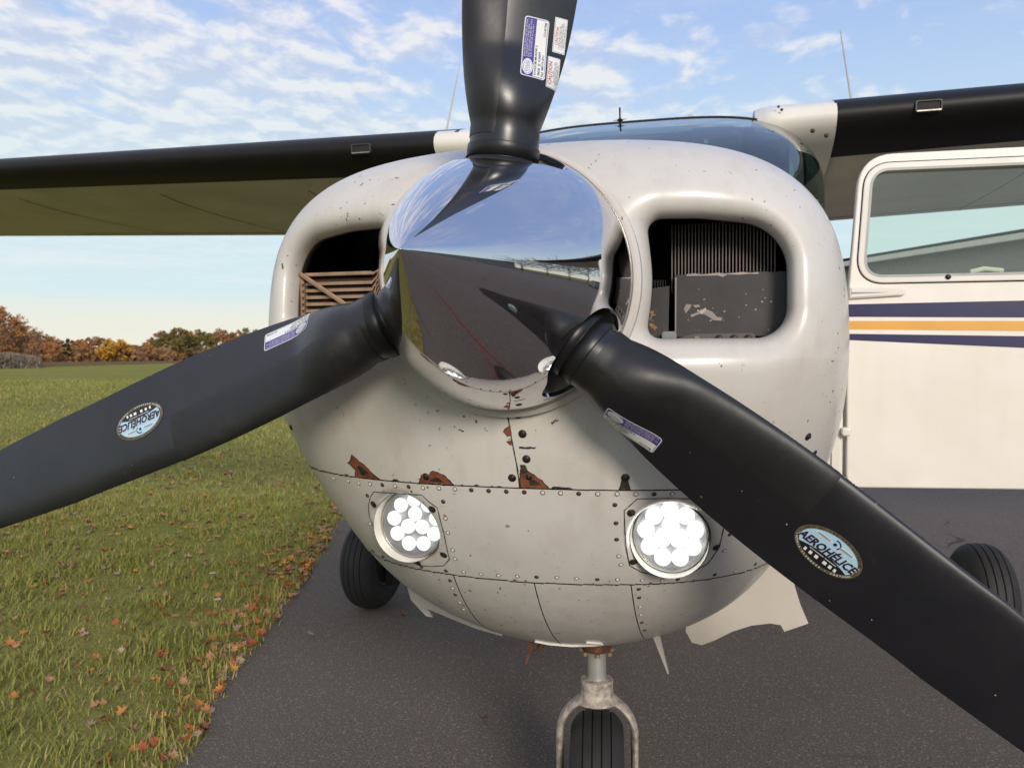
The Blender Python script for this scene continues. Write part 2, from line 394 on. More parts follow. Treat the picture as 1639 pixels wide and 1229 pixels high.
def compP(P):
    x, y, z = P.T; return comp(bodyD(x, y, z), x, y, z)
h = .0062
X0, Y0, Z0 = -.62, -.012, .46; X1, Y1, Z1 = .62, 1.004, 1.72
gx, gy, gz = [np.arange(a, b+h*.5, h) for a, b in ((X0, X1), (Y0, Y1), (Z0, Z1))]
GX, GY, GZ = np.meshgrid(gx, gy, gz, indexing='ij')
Fb = bodyF(GX, GY, GZ)
g = np.gradient(Fb, h); gn = np.sqrt(g[0]**2+g[1]**2+g[2]**2); dBg = Fb/np.maximum(gn, .5)
vals = comp(dBg, GX, GY, GZ).astype(np.float32); del g, gn, Fb
def surface_nets(v, org, h):
    ins = v < 0
    nx, ny, nz = v.shape
    cnt = np.zeros((nx-1, ny-1, nz-1), np.int8)
    for dx in (0, 1):
        for dy in (0, 1):
            for dz in (0, 1): cnt += ins[dx:nx-1+dx, dy:ny-1+dy, dz:nz-1+dz]
    I = np.argwhere((cnt > 0) & (cnt < 8)); idx = np.full(cnt.shape, -1, np.int32); idx[tuple(I.T)] = np.arange(len(I))
    acc = np.zeros((len(I), 3)); num = np.zeros(len(I))
    corners = [(a, b, c) for a in (0, 1) for b in (0, 1) for c in (0, 1)]
    for a in corners:
        for ax in range(3):
            if a[ax]: continue
            b = list(a); b[ax] = 1
            va = v[I[:, 0]+a[0], I[:, 1]+a[1], I[:, 2]+a[2]]; vb = v[I[:, 0]+b[0], I[:, 1]+b[1], I[:, 2]+b[2]]
            cr = (va < 0) != (vb < 0); t = np.where(cr, va/np.where(cr, va-vb, 1), 0)
            p = np.tile(np.array(a, float), (len(I), 1)); p[:, ax] += t
            acc[cr] += p[cr]; num[cr] += 1
    P = np.array(org)+(I+acc/num[:, None])*h
    Q = []
    for ax in range(3):
        o1, o2 = [i for i in range(3) if i != ax]
        s0 = [slice(1, -1)]*3; s0[ax] = slice(0, v.shape[ax]-1); s1 = list(s0); s1[ax] = slice(1, v.shape[ax])
        A = ins[tuple(s0)]; B = ins[tuple(s1)]; E = np.argwhere(A != B); off = np.array([1, 1, 1]); off[ax] = 0; E = E+off
        fl = ins[tuple(E.T)]
        def cell(d1, d2):
            c = E.copy(); c[:, o1] += d1; c[:, o2] += d2; return idx[tuple(c.T)]
        q = np.stack([cell(-1, -1), cell(0, -1), cell(0, 0), cell(-1, 0)], 1)
        flip = fl if ax != 1 else ~fl
        q[~flip] = q[~flip][:, ::-1]; Q.append(q)
    return P, np.concatenate(Q)
P, Q = surface_nets(vals, (X0, Y0, Z0), h); del vals, dBg, GX, GY, GZ
fc = lambda P: compP(P)
def relax(P, it=3, lock=None):
    for _ in range(it):
        d = fc(P); gr = np.empty_like(P)
        for i in range(3):
            e = np.zeros(3); e[i] = 5e-4; gr[:, i] = (fc(P+e)-fc(P-e))/1e-3
        st = gr*(d/np.maximum((gr**2).sum(1), .3))[:, None]; n = np.linalg.norm(st, axis=1)
        st *= np.minimum(1, .6*h/np.maximum(n, 1e-9))[:, None]
        if lock is not None: st[:, lock] = 0
        P = P-st
    return P, gr/np.maximum(np.linalg.norm(gr, axis=1), 1e-6)[:, None]
P, NRM = relax(P, 2)
Cc = P[Q].mean(1); dBc = bodyD(*Cc.T)
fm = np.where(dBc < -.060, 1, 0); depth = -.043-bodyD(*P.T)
G2 = .0009
cls = np.zeros(len(Q), int)
z, x = Cc[:, 2], Cc[:, 0]
cls[(z < 1.005) & (z >= .838)] = 1
lowp = z < .838
for k, (a, b_) in enumerate(((-9, -.13), (-.13, .012), (.012, .165), (.165, 9))): cls[lowp & (x >= a) & (x < b_)] = 2+k
names = ['upper_cowl', 'lamp_panel', 'bottom_panel', 'bottom_panel', 'bottom_panel', 'bottom_panel']
vcl = np.zeros((len(P), 6), bool)
for k in range(6): vcl[np.unique(Q[cls == k]), k] = True
shared = vcl.sum(1) > 1
panels = []
for k in range(6):
    q = Q[cls == k]; ids = np.unique(q); mp = np.full(len(P), -1); mp[ids] = np.arange(len(ids))
    V = P[ids].copy(); Nn = NRM[ids]; sh = shared[ids]; vc = vcl[ids]
    def snap(mask, ax, val): V[mask, ax] = val
    up = vc[:, 0]; mid = vc[:, 1]; bot = vc[:, 2:].any(1)
    if k == 0: snap(sh & mid, 2, 1.005+G2)
    if k == 1: snap(sh & up, 2, 1.005-G2); snap(sh & bot, 2, .838+G2)
    if k >= 2:
        snap(sh & mid, 2, .838-G2)
        for j, xx in ((0, -.13), (1, .012), (2, .165)):
            if k-2 == j: snap(sh & vc[:, 3+j], 0, xx-G2)
            if k-2 == j+1: snap(sh & vc[:, 2+j], 0, xx+G2)
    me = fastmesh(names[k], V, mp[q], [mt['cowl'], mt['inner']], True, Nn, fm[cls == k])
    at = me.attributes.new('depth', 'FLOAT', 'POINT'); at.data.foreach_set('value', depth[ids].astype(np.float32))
    panels.append(link(names[k], me, plane))
cowl_up, lamp_panel = panels[0], panels[1]
def ys(x, z):
    x = np.atleast_1d(np.asarray(x, float)); z = np.atleast_1d(np.asarray(z, float))
    lo = np.full(x.shape, -.02); hi = lo*0+1.2
    for _ in range(36):
        m_ = (lo+hi)/2; f = bodyF(x, m_, z) > 0; lo = np.where(f, m_, lo); hi = np.where(f, hi, m_)
    return (lo+hi)/2
def on(x, z, off=0.0):
    y = ys(x, z); P_ = np.stack([np.atleast_1d(x), y, np.atleast_1d(z)], 1).astype(float); n = gradF(bodyF, P_); n /= np.linalg.norm(n, axis=1)[:, None]
    return P_+n*off, n
def parent_for(z, x):
    return panels[0] if z > 1.005 else panels[1] if z > .838 else panels[2+int(np.searchsorted([-.13, .012, .165], x))]
def seam(pts, wd, par, name='seam_line', mat='gap', closed=False, off=.0006):
    pts = [Vector(p) for p in pts]
    if closed: pts = pts+[pts[0]]
    s = []
    for a, b_ in zip(pts[:-1], pts[1:]):
        n = max(1, int((b_-a).length/.006)); s += [a.lerp(b_, i/n) for i in range(n)]
    s.append(pts[-1])
    V = []; Fc = []
    for i, p in enumerate(s):
        t = (s[min(i+1, len(s)-1)]-s[max(i-1, 0)]).normalized(); q = Vector((-t.y, t.x))*wd*(.5+.3*(random.random()-.5))
        for sg in (1, -1): V.append(p+q*sg)
    A, _ = on([v.x for v in V], [v.y for v in V], off)
    for i in range(len(s)-1): Fc.append((2*i, 2*i+1, 2*i+3, 2*i+2))
    return link(name, pmesh(name, A, Fc, mt[mat]), par)
def chip(poly, mat, par, name='paint_chip', off=.0007):
    pts = []; n = len(poly)
    for i in range(n):
        a = Vector(poly[i]); b_ = Vector(poly[(i+1) % n]); L = (b_-a).length; k = max(1, int(L/.004))
        for j in range(k):
            p = a.lerp(b_, j/k); pts.append(p+Vector((random.uniform(-1, 1), random.uniform(-1, 1)))*(.0009 if j else 0))
    A, _ = on([p.x for p in pts], [p.y for p in pts], off)
    T = tessellate_polygon([[Vector((p.x, p.y, 0)) for p in pts]])
    return link(name, pmesh(name, A, T, mt[mat], None, False), par)
seam([(-.002, 1.125), (.002, 1.09), (.005, 1.069), (.009, 1.04), (.011, 1.006)], .0022, cowl_up)
CH = dict(A=[(-.29, 1.029), (-.285, 1.032), (-.277, 1.044), (-.268, 1.037), (-.256, 1.029), (-.244, 1.017), (-.231, 1.0065), (-.28, 1.0065), (-.277, 1.019)],
 B=[(-.153, 1.0065), (-.147, 1.02), (-.138, 1.018), (-.128, 1.027), (-.112, 1.022), (-.097, 1.0065)],
 C=[(.013, 1.0065), (.0135, 1.028), (.027, 1.031), (.045, 1.019), (.054, 1.0065)],
 D=[(-.009, 1.092), (-.002, 1.099), (.002, 1.1), (.003, 1.087), (-.003, 1.085)], E=[(-.005, 1.077), (.003, 1.079), (.002, 1.071)])
for k, p in CH.items():
    cx_ = sum(q[0] for q in p)/len(p); cz_ = sum(q[1] for q in p)/len(p)
    chip([(cx_+(q[0]-cx_)*1.10, max(1.0063, cz_+(q[1]-cz_)*1.10)) for q in p], 'grime', cowl_up, 'bare_metal_patch', .0004)
    chip(p, 'primer', cowl_up)
    if k in 'ABC': chip([(cx_+(q[0]-cx_)*.42+.004, max(1.0066, cz_+(q[1]-cz_)*.38-.003)) for q in p], 'grime', cowl_up, 'bare_metal_patch', .0010)
for p in ([(.0135, 1.028), (.0135, 1.042), (.022, 1.042), (.027, 1.031)], [(.157, 1.0065), (.162, 1.021), (.163, 1.027), (.172, 1.026), (.175, 1.0065)],
          [(.014, 1.07), (.04, 1.07), (.038, 1.067), (.014, 1.067)], [(-.205, 1.0065), (-.20, 1.010), (-.19, 1.0065)], [(.058, 1.0065), (.062, 1.010), (.085, 1.009), (.092, 1.0065)], [(-.31, 1.0065), (-.30, 1.009), (-.292, 1.0065)]):
    chip(p, 'grime', cowl_up, 'bare_metal_patch')
for k in range(16):
    x0 = random.uniform(-.3, .3); z0 = random.choice([1.0068, .8405, 1.0068]); wd = random.uniform(.004, .012)
    chip([(x0, z0), (x0+wd*.4, z0+random.uniform(.0012, .003)), (x0+wd, z0)], 'grime', cowl_up if z0 > 1 else lamp_panel, 'bare_metal_patch')
# rivets and screws, every one a dome in a dirty ring
def rivet_mesh(name, r, ring, dome, dark):
    mb = MB(); mb.lathe([(r*ring, .0), (r*ring, .00035), (r*1.0, .0005)], n=12, m=1)
    mb.lathe([(r, .0004), (r*.93, .0010), (r*.6, .0018), (0.0001, .0021)], n=12, m=0)
    if dark: mb.box((-r*.75, -r*.14, .0019), (r*.75, r*.14, .0023), 1)
    me = pmesh(name, mb.V, mb.F, [dome, mt['grime']], mb.M, True); return me
rv = rivet_mesh('rivet', .0030, 1.28, mt['cowl'], False); rvd = rivet_mesh('rivet', .0030, 1.25, mt['grime'], False); scm = rivet_mesh('screw', .0052, 1.25, mt['screw'], True)
def stick(name, me, x, z, par, spin=0):
    A, n = on(x, z, .0); o = link(name, me, par); o.matrix_world = Matrix.Translation(A[0]) @ Vector(n[0]).to_track_quat('Z', 'Y').to_matrix().to_4x4() @ Matrix.Rotation(spin, 4, 'Z')
RV = [(-.339, .996), (-.301, .996), (-.277, .995), (-.252, .996), (-.226, .997), (-.201, .997), (-.175, .998), (-.149, .998), (-.121, .999), (-.094, .999), (-.067, .999), (-.039, .999), (-.011, .999), (.017, .999), (.045, .999), (.072, .999), (.099, .999), (.127, .999), (.155, .999), (.182, .999), (.208, .999), (.234, .999), (.26, .999), (.286, .999),
 (-.117, .977), (-.118, .948), (-.119, .922), (-.117, .89), (-.117, .873), (-.142, .845), (.151, .982), (.151, .952), (.15, .924), (.151, .894), (.153, .878), (-.108, .848), (-.077, .847), (-.046, .848), (-.014, .849), (.018, .85), (.051, .851), (.082, .85), (.114, .849), (.145, .849), (.183, .847),
 (-.141, .824), (-.142, .806), (-.143, .79), (.176, .828), (.175, .809), (.174, .787), (.173, .766), (.172, .743), (.173, .715), (-.264, .974), (-.278, .918), (-.282, .846), (-.191, .845), (.317, .924), (.309, .894), (.213, .845), (.237, .845), (.294, .846), (.327, .846), (-.142, .77), (-.143, .75), (-.31, .85), (.36, .85)]
for x_, z_ in RV: stick('rivet', rvd if random.random() < .35 else rv, x_, z_, parent_for(z_, x_))
SC = [(-.263, 1.016), (-.141, 1.017), (0.0, 1.021), (.02, 1.089), (.014, 1.118), (.024, 1.051), (.026, 1.023), (.168, 1.025), (-.255, .959), (-.139, .962), (-.137, .878), (-.196, .853), (-.26, .896), (-.078, 1.144), (.174, .969), (.172, .883), (.233, .855), (.297, .902), (.43, 1.08), (-.43, 1.08), (.443, 1.05)]
for x_, z_ in SC: stick('screw', scm, x_, z_, parent_for(z_, x_), random.random()*3)
PL = [(-.247, .983), (-.2, .985), (-.153, .986), (-.142, .975), (-.129, .966), (-.126, .92), (-.128, .871), (-.143, .856), (-.17, .850), (-.196, .848), (-.233, .863), (-.267, .897), (-.274, .932), (-.268, .954), (-.258, .972)]
PR = [(.184, .992), (.229, .992), (.274, .99), (.298, .973), (.309, .955), (.307, .933), (.301, .902), (.284, .872), (.249, .852), (.214, .852), (.182, .864), (.166, .877), (.163, .915), (.164, .973)]
seam(PL, .0014, lamp_panel, closed=True, name='cover_plate_edge'); seam(PR, .0014, lamp_panel, closed=True, name='cover_plate_edge')
seam([(-.045, 1.27), (-.05, 1.2)], .001, cowl_up) if False else None
# a raised welt at the chin drain
seam([(-.045+.03, .627), (.0, .622), (.04, .620), (.085, .625), (.10, .633)], .003, panels[4], 'drain_welt', 'white', off=.0012) if False else None

# ---- landing lights
def landing_light(sx, strong):
    cx, cy, cz = (.227 if sx > 0 else -.200), .162, .922
    L = empty('landing_light', (cx, cy, cz), plane)
    tag(L, 'overexposed LED landing light' if strong else 'LED landing light with its separate cells visible')
    mb = MB(); mb.lathe([(.0555, -.004), (.0575, -.004), (.0580, .012), (.0560, .012)], ax='Y', n=48, close=True); mb.build('bezel_ring', mt['steel'], L)
    mb = MB(); mb.lathe([(.0560, -.001), (.052, .020), (.0001, .024)], ax='Y', n=48, cap=False); mb.build('reflector_cup', simple('reflector_%d' % strong, (.34, .34, .35) if strong else (.36, .36, .37), .3, .5, 60, .5, .002), L)
    mb = MB(); mb.lathe([(.0554, -.001), (.040, -.0035), (.02, -.005), (.0001, -.0055)], ax='Y', n=40, cap=False); mb.build('lens', mt['lens'], L, sharp=False)
    cells = [(0.0146*math.cos(a), .0146*math.sin(a)) for a in (R(90), R(210), R(330))]+[(.0385*math.cos(a), .0385*math.sin(a)) for a in [R(12+40*i) for i in range(9)]]
    mb = MB(); mb.lathe([(.0124, .004), (.0126, .001), (.009, -.0003), (.0001, -.001)], ax='Y', n=20, m=0)
    cellme = pmesh('led_cell', mb.V, mb.F, [mt['led'] if strong else mt['led2']])
    rc = .0136 if strong else .0124; cellme.transform(Matrix.Diagonal((rc/.0124, 1, rc/.0124, 1)))
    mb = MB(); mb.lathe([(.0118, .001), (.0124, .001), (.0090, .018), (.0070, .018)], ax='Y', n=20, close=True)
    for (x_, z_) in cells:
        o = link('led_cell', cellme, L, (x_, .0035, z_))
    mb = MB(); mb.lathe([(.0655, -.022), (.064, .0), (.0575, .006)], ax='Y', n=48)
    mb.lathe([(.030, .03), (.022, .075), (.0001, .078)], ax='Y', n=24, m=0)
    mb.build('lamp_housing', mt['white'], L) if False else None
    return L
landing_light(-1, False); landing_light(1, True)
# dark box behind each lamp so that the well has an end
LX = {-1: -.200, 1: .227}
for sx in (-1, 1):
    mb = MB(); mb.lathe([(.059, .195), (.075, .24), (.075, .29), (.0001, .29)], ax='Y', o=(LX[sx], 0, .922), n=32, cap=False); mb.build('lamp_well', mt['inner'], plane)
    MB().lathe([(.0612, y_), (.0612, .20)] if False else [(.0593, .130), (.0590, .16), (.0588, .20)], ax='Y', o=(LX[sx], 0, .922), n=48, cap=False).build('lamp_sleeve', mt['white'], plane)

# ---- engine bay seen through the intakes
def ebox(name, lo, hi, mat, bev=0): return MB().box(lo, hi).build(name, mt[mat], plane, False, bevel=bev)
ebox('engine_block', (-.30, .42, .95), (.30, .95, 1.45), 'inner')
for sx in (-1, 1): ebox('rear_baffle', (min(sx*.10, sx*.36), .36, 1.10), (max(sx*.10, sx*.36), .365, 1.42), 'inner')
cyl = empty('engine_cylinder', (.30, .2, 1.31), plane)
me = pmesh('cooling_fin', *(lambda mb: (mb.V, mb.F))(MB().box((-.0009, 0, -.048), (.0009, .10, .060))), mt['finmetal'], None, False)
for i in range(31): link('cooling_fin', me, cyl, (-.073+i*.0052, 0, .040))
me2 = pmesh('cooling_fin', *(lambda mb: (mb.V, mb.F))(MB().box((-.0008, 0, -.03), (.0008, .10, .03))), mt['inner'], None, False)
for i in range(10): link('cooling_fin', me2, cyl, (-.118+i*.0042, .02, -.015))
# baffle plates with flaked paint
def flaked(name, fl, th, sc, dens, seed):
    m, nt, b = nmat(name); co = mapping(nt, texco(nt), (1, 1, 1), (seed, seed, seed))
    e = noise(nt, co, sc, 4, .6); cm = noise(nt, co, 9, 3, .6)
    k = ramp(nt, math_(nt, 'ADD', e, math_(nt, 'MULTIPLY', math_(nt, 'SUBTRACT', cm, .5), .9)), [(th, 0), (th+.012, 1)])
    c = mix(nt, ramp(nt, noise(nt, co, 14, 5), [(.3, 0), (.7, 1)]), (.026, .023, .023), (.045, .040, .038))
    nt.links.new(mix(nt, k, c, fl), b.inputs['Base Color']); b.inputs['Roughness'].default_value = .5
    bump(nt, noise(nt, co, 30, 4), .2, .002, b); return m
mt['flake1'] = flaked('baffle_paint', (.46, .40, .37), .70, 60, .5, 1.3); mt['flake2'] = flaked('baffle_paint_rusty', (.30, .17, .06), .60, 70, .5, 3.7)
def wavy_edge(x0, x1, z0, z1, amp, n=24):
    top = [(x0+(x1-x0)*i/n, z1-amp*random.random()) for i in range(n+1)]
    return top[::-1]+[(x0, z0), (x1, z0)]
bp = plate('baffle_plate', [wavy_edge(.232, .405, 1.232, 1.331, .003)], .186, .190, mt['flake1'], plane)
plate('baffle_plate', [[(.176, 1.218), (.222, 1.222), (.224, 1.312), (.182, 1.306)]], .182, .186, mt['flake2'], plane)
# bare bright edges where the paint has gone
plate('baffle_edge', [[(.2325, 1.235), (.2345, 1.235), (.2350, 1.325), (.2325, 1.325)]], .1845, .186, simple('bare_edge', (.36, .31, .28), .5, .3), plane)
plate('baffle_edge', [[(.250, 1.3265)]+[(.25+.012*i, 1.3295+.0012*math.sin(i*2.1)) for i in range(10)]+[(.358, 1.3265), (.345, 1.3272), (.33, 1.3262), (.312, 1.3272), (.305, 1.3235), (.298, 1.326), (.28, 1.3262)]], .1845, .186, bpy.data.materials['bare_edge'], plane)
for ol in ([(.275, 1.268), (.282, 1.274), (.290, 1.270), (.297, 1.262), (.305, 1.261), (.303, 1.256), (.292, 1.257), (.285, 1.262)], [(.246, 1.276), (.25, 1.283), (.258, 1.282), (.256, 1.277), (.252, 1.272), (.249, 1.268)], [(.26, 1.281), (.268, 1.282), (.272, 1.279), (.264, 1.277)], [(.256, 1.266), (.27, 1.271), (.272, 1.268), (.258, 1.262)]):
    plate('flaked_patch', [ol], .1852, .1862, bpy.data.materials['bare_edge'], bp)
for q in range(14):
    x_, z_ = random.uniform(.25, .39), random.uniform(1.24, 1.31); r_ = random.uniform(.0008, .002)
    plate('flaked_patch', [[(x_+r_*math.cos(a), z_+r_*random.uniform(.6, 1.2)*math.sin(a)) for a in np.linspace(0, 5.6, 8)]], .1852, .1862, bpy.data.materials['bare_edge'], bp)
br = plate('mounting_bracket', [rpoly([(.205, 1.205), (.36, 1.205), (.352, 1.236), (.262, 1.236), (.225, 1.226)], [.004]*5, 3)], .168, .172, simple('bracket_metal', (.14, .12, .105), .5, .5), plane)
for x_ in (.300, .322, .343): o = link('bolt', scm, br, (x_, .1675, 1.228)); o.rotation_euler = (R(90), 0, 0)
ebox('hose_clamp', (.214, .160, 1.206), (.236, .180, 1.240), 'steel', .002); ebox('hose_clamp', (.262, .158, 1.206), (.272, .176, 1.232), 'tan', .002)
# oil cooler at the left intake
oc = empty('oil_cooler', (-.30, .2, 1.31), plane)
X0c, X1c = -.405, -.245
MB().box((-.415, .17, 1.20), (-.404, .24, 1.347)).build('side_frame', mt['tan'], oc, False, bevel=.002).location = (.30, -.2, -1.31)
MB().box((-.404, .172, 1.344), (-.245, .24, 1.350)).build('top_frame', mt['tan'], oc, False, bevel=.001).location = (.30, -.2, -1.31)
tube = pmesh('cooler_tube', *(lambda mb: (mb.V, mb.F))(MB().box((X0c+.002, .176, -.0026), (X1c, .24, .0026))), mt['tan'], None, False)
mbz = MB(); nx_ = 64; V = []; Fc = []
for i in range(nx_+1):
    xx = X0c+.002+(X1c-X0c-.002)*i/nx_; d = .0035 if i % 2 else 0
    V += [(xx, .184+d, -.0042), (xx, .184+d, .0042)]
for i in range(nx_): Fc.append((2*i, 2*i+2, 2*i+3, 2*i+1))
finme = pmesh('corrugated_fin', V, Fc, simple('fin_dark_bronze', (.10, .065, .040), .6, .3), None, False)
for i in range(13):
    z_ = 1.3385-i*.0118
    link('cooler_tube', tube, oc, (.30, -.2, z_-.0075-1.31)); link('corrugated_fin', finme, oc, (.30, -.2, z_-.0010-1.31))
MB().tube([(-.409, .166, 1.349), (-.33, .166, 1.298), (-.26, .166, 1.250)], .0042, 6).build('brace', mt['tan'], oc, False).location = (.30, -.2, -1.31)
cm = pmesh('bead', *(lambda mb: (mb.V, mb.F))(MB().lathe([(.0001, -.003), (.003, 0), (.0001, .003)], n=6)), mt['tan'])
for i in range(12): link('bead', cm, oc, (-.102, -.036, .033-i*.0112))
for z_ in (1.335, 1.305, 1.280): o = link('bolt', scm, plane, (-.452, .19, z_)); o.rotation_euler = (R(90), 0, 0)
ebox('duct_wall', (-.455, .22, 1.20), (-.428, .34, 1.36), 'gap')

# ------------------------------------------------------------------ spinner
PHI0 = .11909; DPHI = [-.01018, .01383, .03872]
azs = [PHI0+k*2*math.pi/3+DPHI[k] for k in range(3)]
RS, LS = .1843, .381
def sr(s): return RS*(1-s**1.3)**.93
nA, nS = 900, 150
ss = (np.linspace(0, 1, nS))**1.0; ss = 1-(1-ss)**1.25
aa = np.linspace(0, 2*np.pi, nA, endpoint=False)
def sp_point(a, s): r = sr(s); return np.stack([r*np.sin(a), -LS*s, HZ+r*np.cos(a)], -1)
A_, S_ = np.meshgrid(aa, ss[:-1]); VP = sp_point(A_, S_).reshape(-1, 3)
ds = 1e-4; dr = (sr(np.clip(S_+ds, 0, .99999))-sr(np.clip(S_-ds, 0, 1)))/(np.clip(S_+ds, 0, .99999)-np.clip(S_-ds, 0, 1))
nn = np.stack([np.sin(A_), dr/LS, np.cos(A_)], -1); nn /= np.linalg.norm(nn, axis=-1, keepdims=True); nn = nn.reshape(-1, 3)
def cut(Pp):
    """signed distance to the nearest blade cut-out, in the plane seen along the blade"""
    best = np.full(len(Pp), 9.)
    for a in azs:
        d = np.array([math.sin(a), 0, math.cos(a)]); t = np.array([-math.cos(a), 0, math.sin(a)])
        rel = Pp-np.array([0, 0, HZ]); dd = rel@d; u = rel@t; v = rel[:, 1]+.056
        c1 = np.hypot(u, v)-.0635
        px_, pv = u+.062, v-.020; c2 = np.hypot(px_, pv)-.024
        k = .03; hh = np.clip(.5+.5*(c2-c1)/k, 0, 1); c = c2*(1-hh)+c1*hh-k*hh*(1-hh)
        best = np.where(dd > 0, np.minimum(best, c), best)
    return best
cd_ = cut(VP)
nr = nS-1; I, J = np.meshgrid(np.arange(nr-1), np.arange(nA), indexing='ij')
QS = np.stack([I*nA+J, (I+1)*nA+J, (I+1)*nA+(J+1) % nA, I*nA+(J+1) % nA], -1).reshape(-1, 4)
keep = cd_[QS].mean(1) > 0; QS = QS[keep]
ec = {}
used = np.zeros(len(VP), int); np.add.at(used, QS.ravel(), 1)
near = (used > 0) & (used < 4) & (np.abs(cd_) < .006)
gidx = np.where(near)[0]
for _ in range(4):
    Pn = VP[gidx]; f0 = cut(Pn); gr = np.stack([(cut(Pn+e)-cut(Pn-e))/2e-4 for e in np.eye(3)*1e-4], 1)
    nl = nn[gidx]; gr -= nl*(gr*nl).sum(1)[:, None]; VP[gidx] = Pn-gr*(f0/np.maximum((gr**2).sum(1), .2))[:, None]
tip = len(VP); VP = np.vstack([VP, [[0, -LS, HZ]]]); nn = np.vstack([nn, [[0, -1, 0]]])
tri = [( (nr-1)*nA+j, (nr-1)*nA+(j+1) % nA, tip, tip) for j in range(nA)]
spin = empty('spinner', (0, 0, HZ), plane)
me = fastmesh('spinner_shell', VP-np.array([0, 0, HZ]), QS, mt['chrome'], True, None)
me.normals_split_custom_set_from_vertices(nn.astype(np.float32))
shell = link('spinner_shell', me, spin)
me = pmesh('spinner_tip', np.vstack([VP[(nr-1)*nA:(nr)*nA], VP[tip:tip+1]])-np.array([0, 0, HZ]), [(nA, (j+1) % nA, j) for j in range(nA)], mt['chrome'])
me.normals_split_custom_set_from_vertices(np.vstack([nn[(nr-1)*nA:nr*nA], nn[tip:tip+1]]).astype(np.float32)); link('spinner_tip', me, spin)
# rolled lip round every cut-out, made from the shell's cut edge
bm = bmesh.new(); bm.from_mesh(shell.data)
eb = [e for e in bm.edges if len(e.link_faces) == 1 and (e.verts[0].co.y < -.0008)]
Vl = []; Fl = []; 
for e in eb:
    a, b_ = e.verts[0].co.copy(), e.verts[1].co.copy()
    if min(a.y, b_.y) < -.37: continue
    na = Vector((a.x, 0, a.z)).normalized(); nb = Vector((b_.x, 0, b_.z)).normalized(); o = len(Vl)
    Vl += [a, b_, b_-nb*.006, a-na*.006]; Fl.append((o, o+1, o+2, o+3))
bm.free()
link('cutout_lip', pmesh('cutout_lip', Vl, Fl, mt['chrome'], None, False), spin)
MB().lathe([(RS-.002, .0), (RS+.0012, -.001), (RS+.0018, .006), (RS+.0012, .014), (RS-.004, .015)], ax='Y', n=160).build('spinner_rim', simple('rim_metal', (.40, .38, .36), .45, .8), spin)
MB().lathe([(.178, .010), (.178, .014), (.0001, .015)], ax='Y', n=96).build('spinner_backplate', mt['inner'], spin)
MB().lathe([(.0001, -.20), (.07, -.18), (.112, -.11), (.118, 0.0), (.118, .008)], ax='Y', n=48).build('hub', mt['inner'], spin)
spsc = rivet_mesh('screw', .0046, 1.2, mt['steel'], True)
for k in range(16):
    a = 2*math.pi*(k+.35)/16
    p0 = sp_point(np.array([a]), np.array([.022]))
    if cut(p0)[0] < .008: continue
    n_ = Vector((math.sin(a), -.08, math.cos(a))).normalized()
    o = link('screw', spsc, spin); o.matrix_world = Matrix.Translation(Vector(p0[0])) @ n_.to_track_quat('Z', 'Y').to_matrix().to_4x4() @ Matrix.Rotation(k, 4, 'Z')
rsm = rivet_mesh('rivet', .0022, 1.1, mt['steel'], False)
for a0 in azs:
    for da, s_ in [(-.52, .06), (-.50, .10), (-.44, .17), (-.36, .23), (.44, .06), (.42, .12), (.37, .19)]:
        a = a0-da; p0 = sp_point(np.array([a]), np.array([s_]))
        if cut(p0)[0] < .006: continue
        n_ = Vector((math.sin(a), -.25, math.cos(a))).normalized()
        o = link('rivet', rsm, spin); o.matrix_world = Matrix.Translation(Vector(p0[0])) @ n_.to_track_quat('Z', 'Y').to_matrix().to_4x4()
# cowl ring behind the spinner
MB().lathe([(.172, .016), (.190, .016), (.1955, .021), (.196, .035), (.19, .05)], ax='Y', o=(0, 0, HZ), n=128).build('nose_ring', mt['cowl'], plane)

# ------------------------------------------------------------------ propeller blades
CA = (.69958, -.28301, .00445, .07658); CB = (.92658, -.37336, -.00689, .08123); CE = (13.37309, -2.20841, -.79934, .34739)
def pv(c, r): x = r-.45; return ((c[0]*x+c[1])*x+c[2])*x+c[3]
def bl_ab(r):
    q = min(max(r, .2), .74); a = pv(CA, q); b_ = pv(CB, q); be = pv(CE, min(q, .66))
    if r < .2: a = b_ = .0468
    if r > .74:
        e = min(1, (r-.74)/.29); f = math.sqrt(max(0, 1-max(0, (r-.93)/.10)**2))*(1-.22*e); a *= f; b_ *= f
    return a, b_, be
def bl_w(r): t = min(1, max(0, (r-.185)/.13)); return t*t*(3-2*t)
def bl_T(r): return float(np.interp(r, [.2, .3, .45, .6, .8, 1.03], [.06, .029, .018, .014, .010, .006]))
def bl_local(r, al):
    """u (chordwise, + to the leading edge) and h (towards the front) at section angle al"""
    a, b_, be = bl_ab(r); wv = bl_w(r); half = (a+b_)/2; midu = (a-b_)/2
    c, s = math.cos(al), math.sin(al); x = (1-c)/2
    f = 2*(1.4845*math.sqrt(max(x, 0))-.63*x-1.758*x*x+1.4215*x**3-.5075*x**4)
    T = bl_T(r); hA = T*(.78*f if s >= 0 else -.30*f)
    Rr = half
    return (1-wv)*Rr*c+wv*(midu+half*c), (1-wv)*Rr*s+wv*hA
def bl_frame(k, r):
    a = azs[k]; be = bl_ab(r)[2]
    d = Vector((math.sin(a), 0, math.cos(a))); t = Vector((-math.cos(a), 0, math.sin(a)))
    c = t*math.cos(be)+Vector((0, -1, 0))*math.sin(be); n = Vector((0, -1, 0))*math.cos(be)-t*math.sin(be)
    return HUB+d*r+Vector((0, -.00716*(r-.2), 0)), c, n, d
